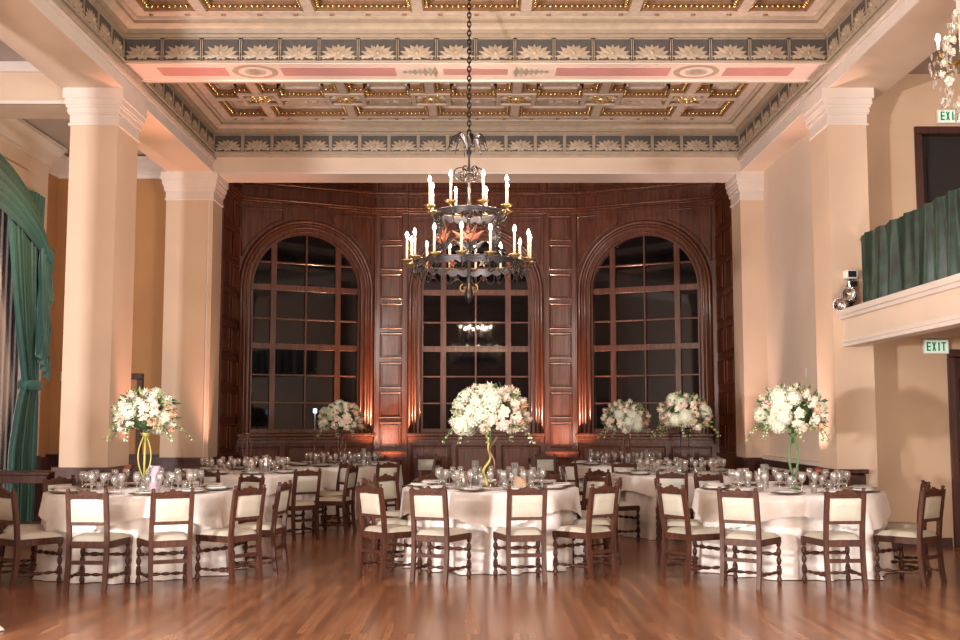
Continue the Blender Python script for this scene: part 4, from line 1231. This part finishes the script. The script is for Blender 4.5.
# ------------------------------------------------------------------ chandelier
HX, HY = -.117, 11.6
t = thing('chandelier', 'two-tier wrought-iron candle chandelier hanging from a long chain', 'chandelier', (HX, HY, 0))
Z1, Z2 = 3.09, 3.66
def candle_set(n, r, zb, ph, hs):
    for k in range(n):
        a = ph+2*PI*k/n; h = hs[k % len(hs)]; x, y = r*cos(a), r*sin(a)
        c = MB(); c.lathe([(.013,zb+.015),(.013,zb+.015+h),(.008,zb+.02+h)], (x, y, 0), 10); co = c.build('candle', M['candle'], t)
        p = MB(); p.lathe([(.01,zb-.03),(.02,zb-.01),(.05,zb),(.066,zb+.018),(.06,zb+.02),(.02,zb+.008),(0,zb+.01)], (x, y, 0), 14, cap=False); p.build('drip_pan', M['brass'], co)
        q = MB(); q.lathe([(.008,0),(.0155,.014),(.017,.026),(.011,.045),(.004,.062),(0,.068)], (x, y, zb+.02+h), 10, cap=False); q.build('bulb', M['bulb'], co)
candle_set(14, .66, Z1+.04, .12, (.235, .235, .22))
candle_set(8, .44, Z2+.04, .35, (.25, .25, .25))
def ring(name, r, z, scal, h=.075):
    b = MB(); n = scal*8
    for rr, inv in ((r, 0), (r-.008, 1)):
        rows = []
        for zz in (0, 1, 2):
            rows.append([(rr*cos(2*PI*k/n), rr*sin(2*PI*k/n), z + (h*.5 if zz == 2 else h*.2 if zz == 1 else -h*.15-.03*abs(sin(PI*scal*k/n)))) for k in range(n)])
        b.grid(rows, True, None, True)
    b.tube([((r+.004)*cos(2*PI*k/64), (r+.004)*sin(2*PI*k/64), z+h*.5) for k in range(64)], .008, 6, closed=True)
    b.tube([((r+.004)*cos(2*PI*k/64), (r+.004)*sin(2*PI*k/64), z+h*.05) for k in range(64)], .005, 6, closed=True)
    return b.build(name, M['ironl'], t)
ring('ring', .575, Z1, 28); ring('ring', .335, Z2-.02, 18)
def scroll(b, c, u, r0, turns, dirn, start=0, t_=.009, n=26):
    u = Vector(u); pts = []
    for j in range(n):
        q = j/(n-1); a = start+dirn*turns*2*PI*q; rr = r0*(1-.8*q)
        pts.append(Vector(c)+u*(rr*cos(a))+Vector((0,0,1))*(rr*sin(a)))
    b.tube(pts, [t_*(1-.4*j/(n-1)) for j in range(n)], 6)
# arms carrying the pans, drooping scroll work and leaves outside the rings
for n, r, z, ph, rr in ((14, .575, Z1, .12, .66), (8, .335, Z2, .35, .44)):
    for k in range(n):
        a = ph+2*PI*k/n; u = (cos(a), sin(a), 0)
        b = MB(); 
        b.tube([(u[0]*(r+q*(rr-r)), u[1]*(r+q*(rr-r)), z-.04-.045*sin(PI*q)+.045*q*q) for q in [j/8 for j in range(9)]], .008, 6)
        scroll(b, (u[0]*(r+.03), u[1]*(r+.03), z-.08), u, .045, 1.3, 1, -1.5, .006)
        b.build('arm', M['iron'], t)
for k in range(12):
    a = .25+2*PI*k/12; u = Vector((cos(a), sin(a), 0)); s_ = Vector((-sin(a), cos(a), 0))
    b = MB()
    for q in (-1, 1):
        o = u*.56+Vector((0,0,Z1-.09))
        pts = [o+s_*(q*.13*sin(j/10*PI*.5))+Vector((0,0,.05-.09*sin(j/10*PI))) for j in range(11)]
        b.tube(pts, .006, 5)
    b.build('scrollwork', M['iron'], t)
    b = MB()
    for q in range(5):
        an = q*2*PI/5; o = u*.585+Vector((0,0,Z1-.05)); e = s_*cos(an)+Vector((0,0,1))*sin(an); f_ = s_*cos(an+.5)+Vector((0,0,1))*sin(an+.5); g_ = s_*cos(an-.5)+Vector((0,0,1))*sin(an-.5)
        b.poly([o+u*.01, o+f_*.028+u*.015, o+e*.048, o+g_*.028+u*.015])
    b.build('flower_boss', M['rust'] if k % 3 else M['chrome'], t)
# straps and open scroll panels between the tiers
for k in range(6):
    a = .5+2*PI*k/6; u = Vector((cos(a), sin(a), 0)); s_ = Vector((-sin(a), cos(a), 0))
    b = MB()
    p0 = u*.56+Vector((0,0,Z1+.02)); p1 = u*.335+Vector((0,0,Z2-.05))
    pts = []
    for j in range(17):
        q = j/16; p = p0.lerp(p1, q); p += u*(-.16*sin(PI*q)); pts.append(p)
    b.tube(pts, .010, 6)
    for zc, rr in ((Z1+.18, .09), (Z1+.36, .08), (Z1+.5, .06)):
        c = u*.36+Vector((0,0,zc)); scroll(b, c, s_, rr, 1.6, 1 if k % 2 else -1, .5, .007)
    b.build('scroll_strap', M['iron'], t)
    b = MB(); c = u*.31+Vector((0,0,Z1+.30))
    for q in range(5):
        an = -.9+1.8*q/4; e = s_*sin(an)+Vector((0,0,1))*cos(an); w_ = s_*cos(an)-Vector((0,0,1))*sin(an)
        o = c-Vector((0,0,.1)); m_ = o+e*.12
        b.poly([o, m_+w_*.025+u*.01, o+e*.22, m_-w_*.025+u*.01])
    b.build('leaf_panel', M['rust'] if k in (3, 4) else M['ironl'], t)
# stem, finial, crown of leaves
b = MB(); b.lathe([(0,Z1-.40),(.02,Z1-.39),(.045,Z1-.31),(.035,Z1-.23),(.015,Z1-.19),(.03,Z1-.16),(.018,Z1-.1),(.016,Z1+.1),(.03,Z1+.14),(.014,Z1+.2),(.014,Z2),(.028,Z2+.08),(.014,Z2+.16),(.012,Z2+.62),(.028,Z2+.66),(.012,Z2+.70),(.01,Z2+.8)], n=14)
b.build('stem', M['iron'], t)
for k in range(4):
    a = k*PI/2; u = (cos(a), sin(a), 0); b = MB()
    b.tube([(u[0]*q*.02, u[1]*q*.02, Z1-.2-q*.02) for q in (0,1,2,3)], .006, 5)
    scroll(b, (u[0]*.05, u[1]*.05, Z1-.24), u, .05, 1.1, -1, 1.2, .007)
    b.build('finial_scroll', M['brass'], t)
for k in range(6):
    a = .1+k*PI/3; u = (cos(a), sin(a), 0); b = MB()
    scroll(b, (u[0]*.10, u[1]*.10, Z2+.42), u, .085, 1.4, -1, 3.1, .009); b.build('scroll', M['iron'], t)
for k in range(8):
    a = k*PI/4+.2; u = Vector((cos(a), sin(a), 0)); s_ = Vector((-sin(a), cos(a), 0)); b = MB(); rows = []
    L = .17+.05*(k % 3); 
    for j in range(9):
        q = j/8; c = u*(.015+L*q**.9)+Vector((0,0, Z2+.72+.17*sin(q*2.6)-.13*q*q)); w = .030*sin(PI*min(1,.12+q*.88))
        rows.append([c-s_*w-Vector((0,0,.012)), c, c+s_*w-Vector((0,0,.012))])
    b.grid(rows); b.tube([r_[1] for r_ in rows], .004, 4); b.build('palm_leaf', M['ironl'] if k % 2 else M['iron'], t)
# chain up to the ceiling
b = MB(); z = Z2+.80; k = 0; zt = 6.05
while z < zt+.12:
    pts = []
    for j in range(12):
        q = 2*PI*j/12
        dx, dz = .019*cos(q), .036*sin(q)
        pts.append((dx, 0, z+.03+dz) if k % 2 else (0, dx, z+.03+dz))
    b.tube(pts, .0075, 5, closed=True); z += .050; k += 1
b.build('chain', M['iron'], t)

# crystal sconce on the near right pier
t = thing('crystal_sconce', 'white crystal and porcelain-flower sconce high at the right edge', 'sconce', (XR-.0, 8.9, 4.42))
b = MB(); b.lathe([(0,-.03),(.09,-.02),(.1,.0),(.05,.02)], n=16); b.T = None
b = MB(); b.T = Matrix.Rotation(-PI/2, 4, 'Y'); b.lathe([(.11,0),(.10,.02),(.05,.03),(0,.035)], n=18); b.build('backplate', M['brass'], t)
rnd = random.Random(5)
for k, (dy, dz, L) in enumerate(((.0, .10, .22), (-.05, .02, .26), (.08, -.05, .22))):
    b = MB(); b.tube([(-.02, 0, .02), (-L*.5, dy*.6, dz*.3-.05), (-L*.9, dy, dz-.06), (-L, dy, dz)], .009, 6); b.build('arm', M['brass'], t)
    if k < 1:
        c = MB(); c.lathe([(.012,0),(.012,.07),(.0,.072)], (-L-.0, dy, dz), 10); co = c.build('candle', M['wax'], t)
        q = MB(); q.lathe([(.01,0),(.02,.02),(.014,.05),(0,.07)], (-L, dy, dz+.072), 10, cap=False); q.build('bulb', M['bulb'], co)
for k in range(26):
    z = .40-.85*k/25; x = -.05-.17*sin(PI*min(1, max(0, (z+.45)/.9)))*rnd.uniform(.3, 1.1); y = rnd.uniform(-.14, .12)
    if k % 2:
        o = bpy.data.objects.new('porcelain_flower', blossom('rosew')); COL.objects.link(o); o.parent = t
        o.location = (x, y, z); o.scale = (.045,)*3; o.rotation_euler = (rnd.uniform(-.6,.6)+1.2, -.9, rnd.uniform(0,6))
    b = MB(); b.T = Matrix.Translation((x-.03, y-.03, z-.03))
    for q in range(3): b.T = Matrix.Translation((x-.03+rnd.uniform(-.03,.03), y-.03, z-.03*q)) ; b.lathe([(0,.025),(.014,.008),(.012,-.004),(0,-.04)], n=6, cap=False, smooth=False)
    b.build('crystal_drop', M['vglass'] if k % 3 else M['chrome'], t)

# uplights
def uplight(x, y, label, e=60, col=(1,.28,.10), tilt=(0,0), size=1.2):
    t = thing('uplight', label, 'uplight', (x, y, 0))
    b = MB(); b.lathe([(.08,.0),(.09,.02),(.09,.2),(.075,.2),(.07,.16),(0,.16)], n=16, cap=False); b.build('housing', M['black'], t)
    b = MB(); b.lathe([(0,.165),(.07,.165),(0,.168)], n=16, cap=False); b.build('lens', M['uplens'], t)
    l = bpy.data.lights.new('uplight_beam', 'SPOT'); l.energy = e; l.color = col; l.spot_size = size; l.spot_blend = .8; l.shadow_soft_size = .06
    o = bpy.data.objects.new('uplight_beam', l); COL.objects.link(o); o.location = (x, y, .24)
    o.rotation_euler = (PI+tilt[0], tilt[1], 0)
    return t
uplight(XL+.09, 13.0, 'floor uplight at the inner corner of the drape-side pier', 1000, (1,.42,.28), tilt=(-.06, .05), size=.7)
uplight(XL+.2, 16.55, 'floor uplight at the foot of the drape-side bay pier', 600, (1,.5,.36), tilt=(0, 0), size=.8)
uplight(XR-.2, 16.5, 'floor uplight at the foot of the balcony-side bay pier', 500, (1,.7,.6), tilt=(0, 0), size=.8)
uplight(XR-.24, 12.98, 'floor uplight at the inner corner of the balcony-side pier', 800, (1,.62,.52), tilt=(-.04, -.03), size=.8)
uplight(-1.67, 20.05, 'floor uplight below the drape-side panelled pilaster of the bay', 560, (1,.50,.28), size=1.5)
uplight(1.51, 20.05, 'floor uplight below the balcony-side panelled pilaster of the bay', 380, (1,.54,.38), size=1.5)

# ------------------------------------------------------------------ light, camera, world
def area(name, loc, target, sx, sy, e, col):
    l = bpy.data.lights.new(name, 'AREA'); l.shape = 'RECTANGLE'; l.size = sx; l.size_y = sy; l.energy = e; l.color = col
    o = bpy.data.objects.new(name, l); COL.objects.link(o); o.location = loc
    d = Vector(target)-Vector(loc); o.rotation_euler = d.to_track_quat('-Z', 'Y').to_euler(); return o
area('flash_left', (-5.2, 2.6, 1.75), (2.0, 12, 1.8), .38, .38, 1000, (1, .95, .92))
area('flash_right', (5.2, 2.6, 2.6), (-3, 13, 2.6), .9, .9, 330, (1, .94, .92))
for sx in (-1, 1):
    area('bounce_flash', (sx*4.6, .6, 4.3), (sx*.8, 14, 2.6), 2.2, 2.2, 210, (1, .90, .82))
    area('ceiling_wash', (sx*3.2, 5.5, .7), (sx*.6, 12.5, 6.3), .8, .8, 160, (1, .84, .70))
def point(name, loc, e, col, r):
    l = bpy.data.lights.new(name, 'POINT'); l.energy = e; l.color = col; l.shadow_soft_size = r
    o = bpy.data.objects.new(name, l); COL.objects.link(o); o.location = loc
for k in range(6):
    point('chandelier_glow', (HX+.30*cos(k*PI/3+.3), HY+.30*sin(k*PI/3+.3), Z2+.30), 16, (1, .80, .62), .02)
point('aisle_lamp', (-5.3, 14.6, 3.9), 35, (1, .66, .38), .1)
w = bpy.data.worlds.new('world'); SC.world = w; w.use_nodes = True
w.node_tree.nodes['Background'].inputs[0].default_value = (1, .8, .65, 1); w.node_tree.nodes['Background'].inputs[1].default_value = .02

cd = bpy.data.cameras.new('camera'); cam = bpy.data.objects.new('camera', cd); COL.objects.link(cam)
cd.sensor_width = 36; cd.lens = 36*1100/960; cam.location = (0, 0, 1.45); cam.rotation_euler = (PI/2+math.atan(101/1100), 0, 0)
cd.clip_start = .05; cd.clip_end = 200
SC.camera = cam
SC.view_settings.view_transform = 'Standard'; SC.view_settings.look = 'None'; SC.view_settings.gamma = 1; SC.view_settings.exposure = -0.12
SC.view_settings.use_curve_mapping = False
cy = SC.cycles
cy.max_bounces = 8; cy.diffuse_bounces = 4; cy.glossy_bounces = 4; cy.transparent_max_bounces = 24; cy.transmission_bounces = 6
cy.sample_clamp_indirect = 4; cy.sample_clamp_direct = 0; cy.caustics_reflective = False; cy.caustics_refractive = False
cy.use_denoising = True
# the stock pieces that were only ever copied from
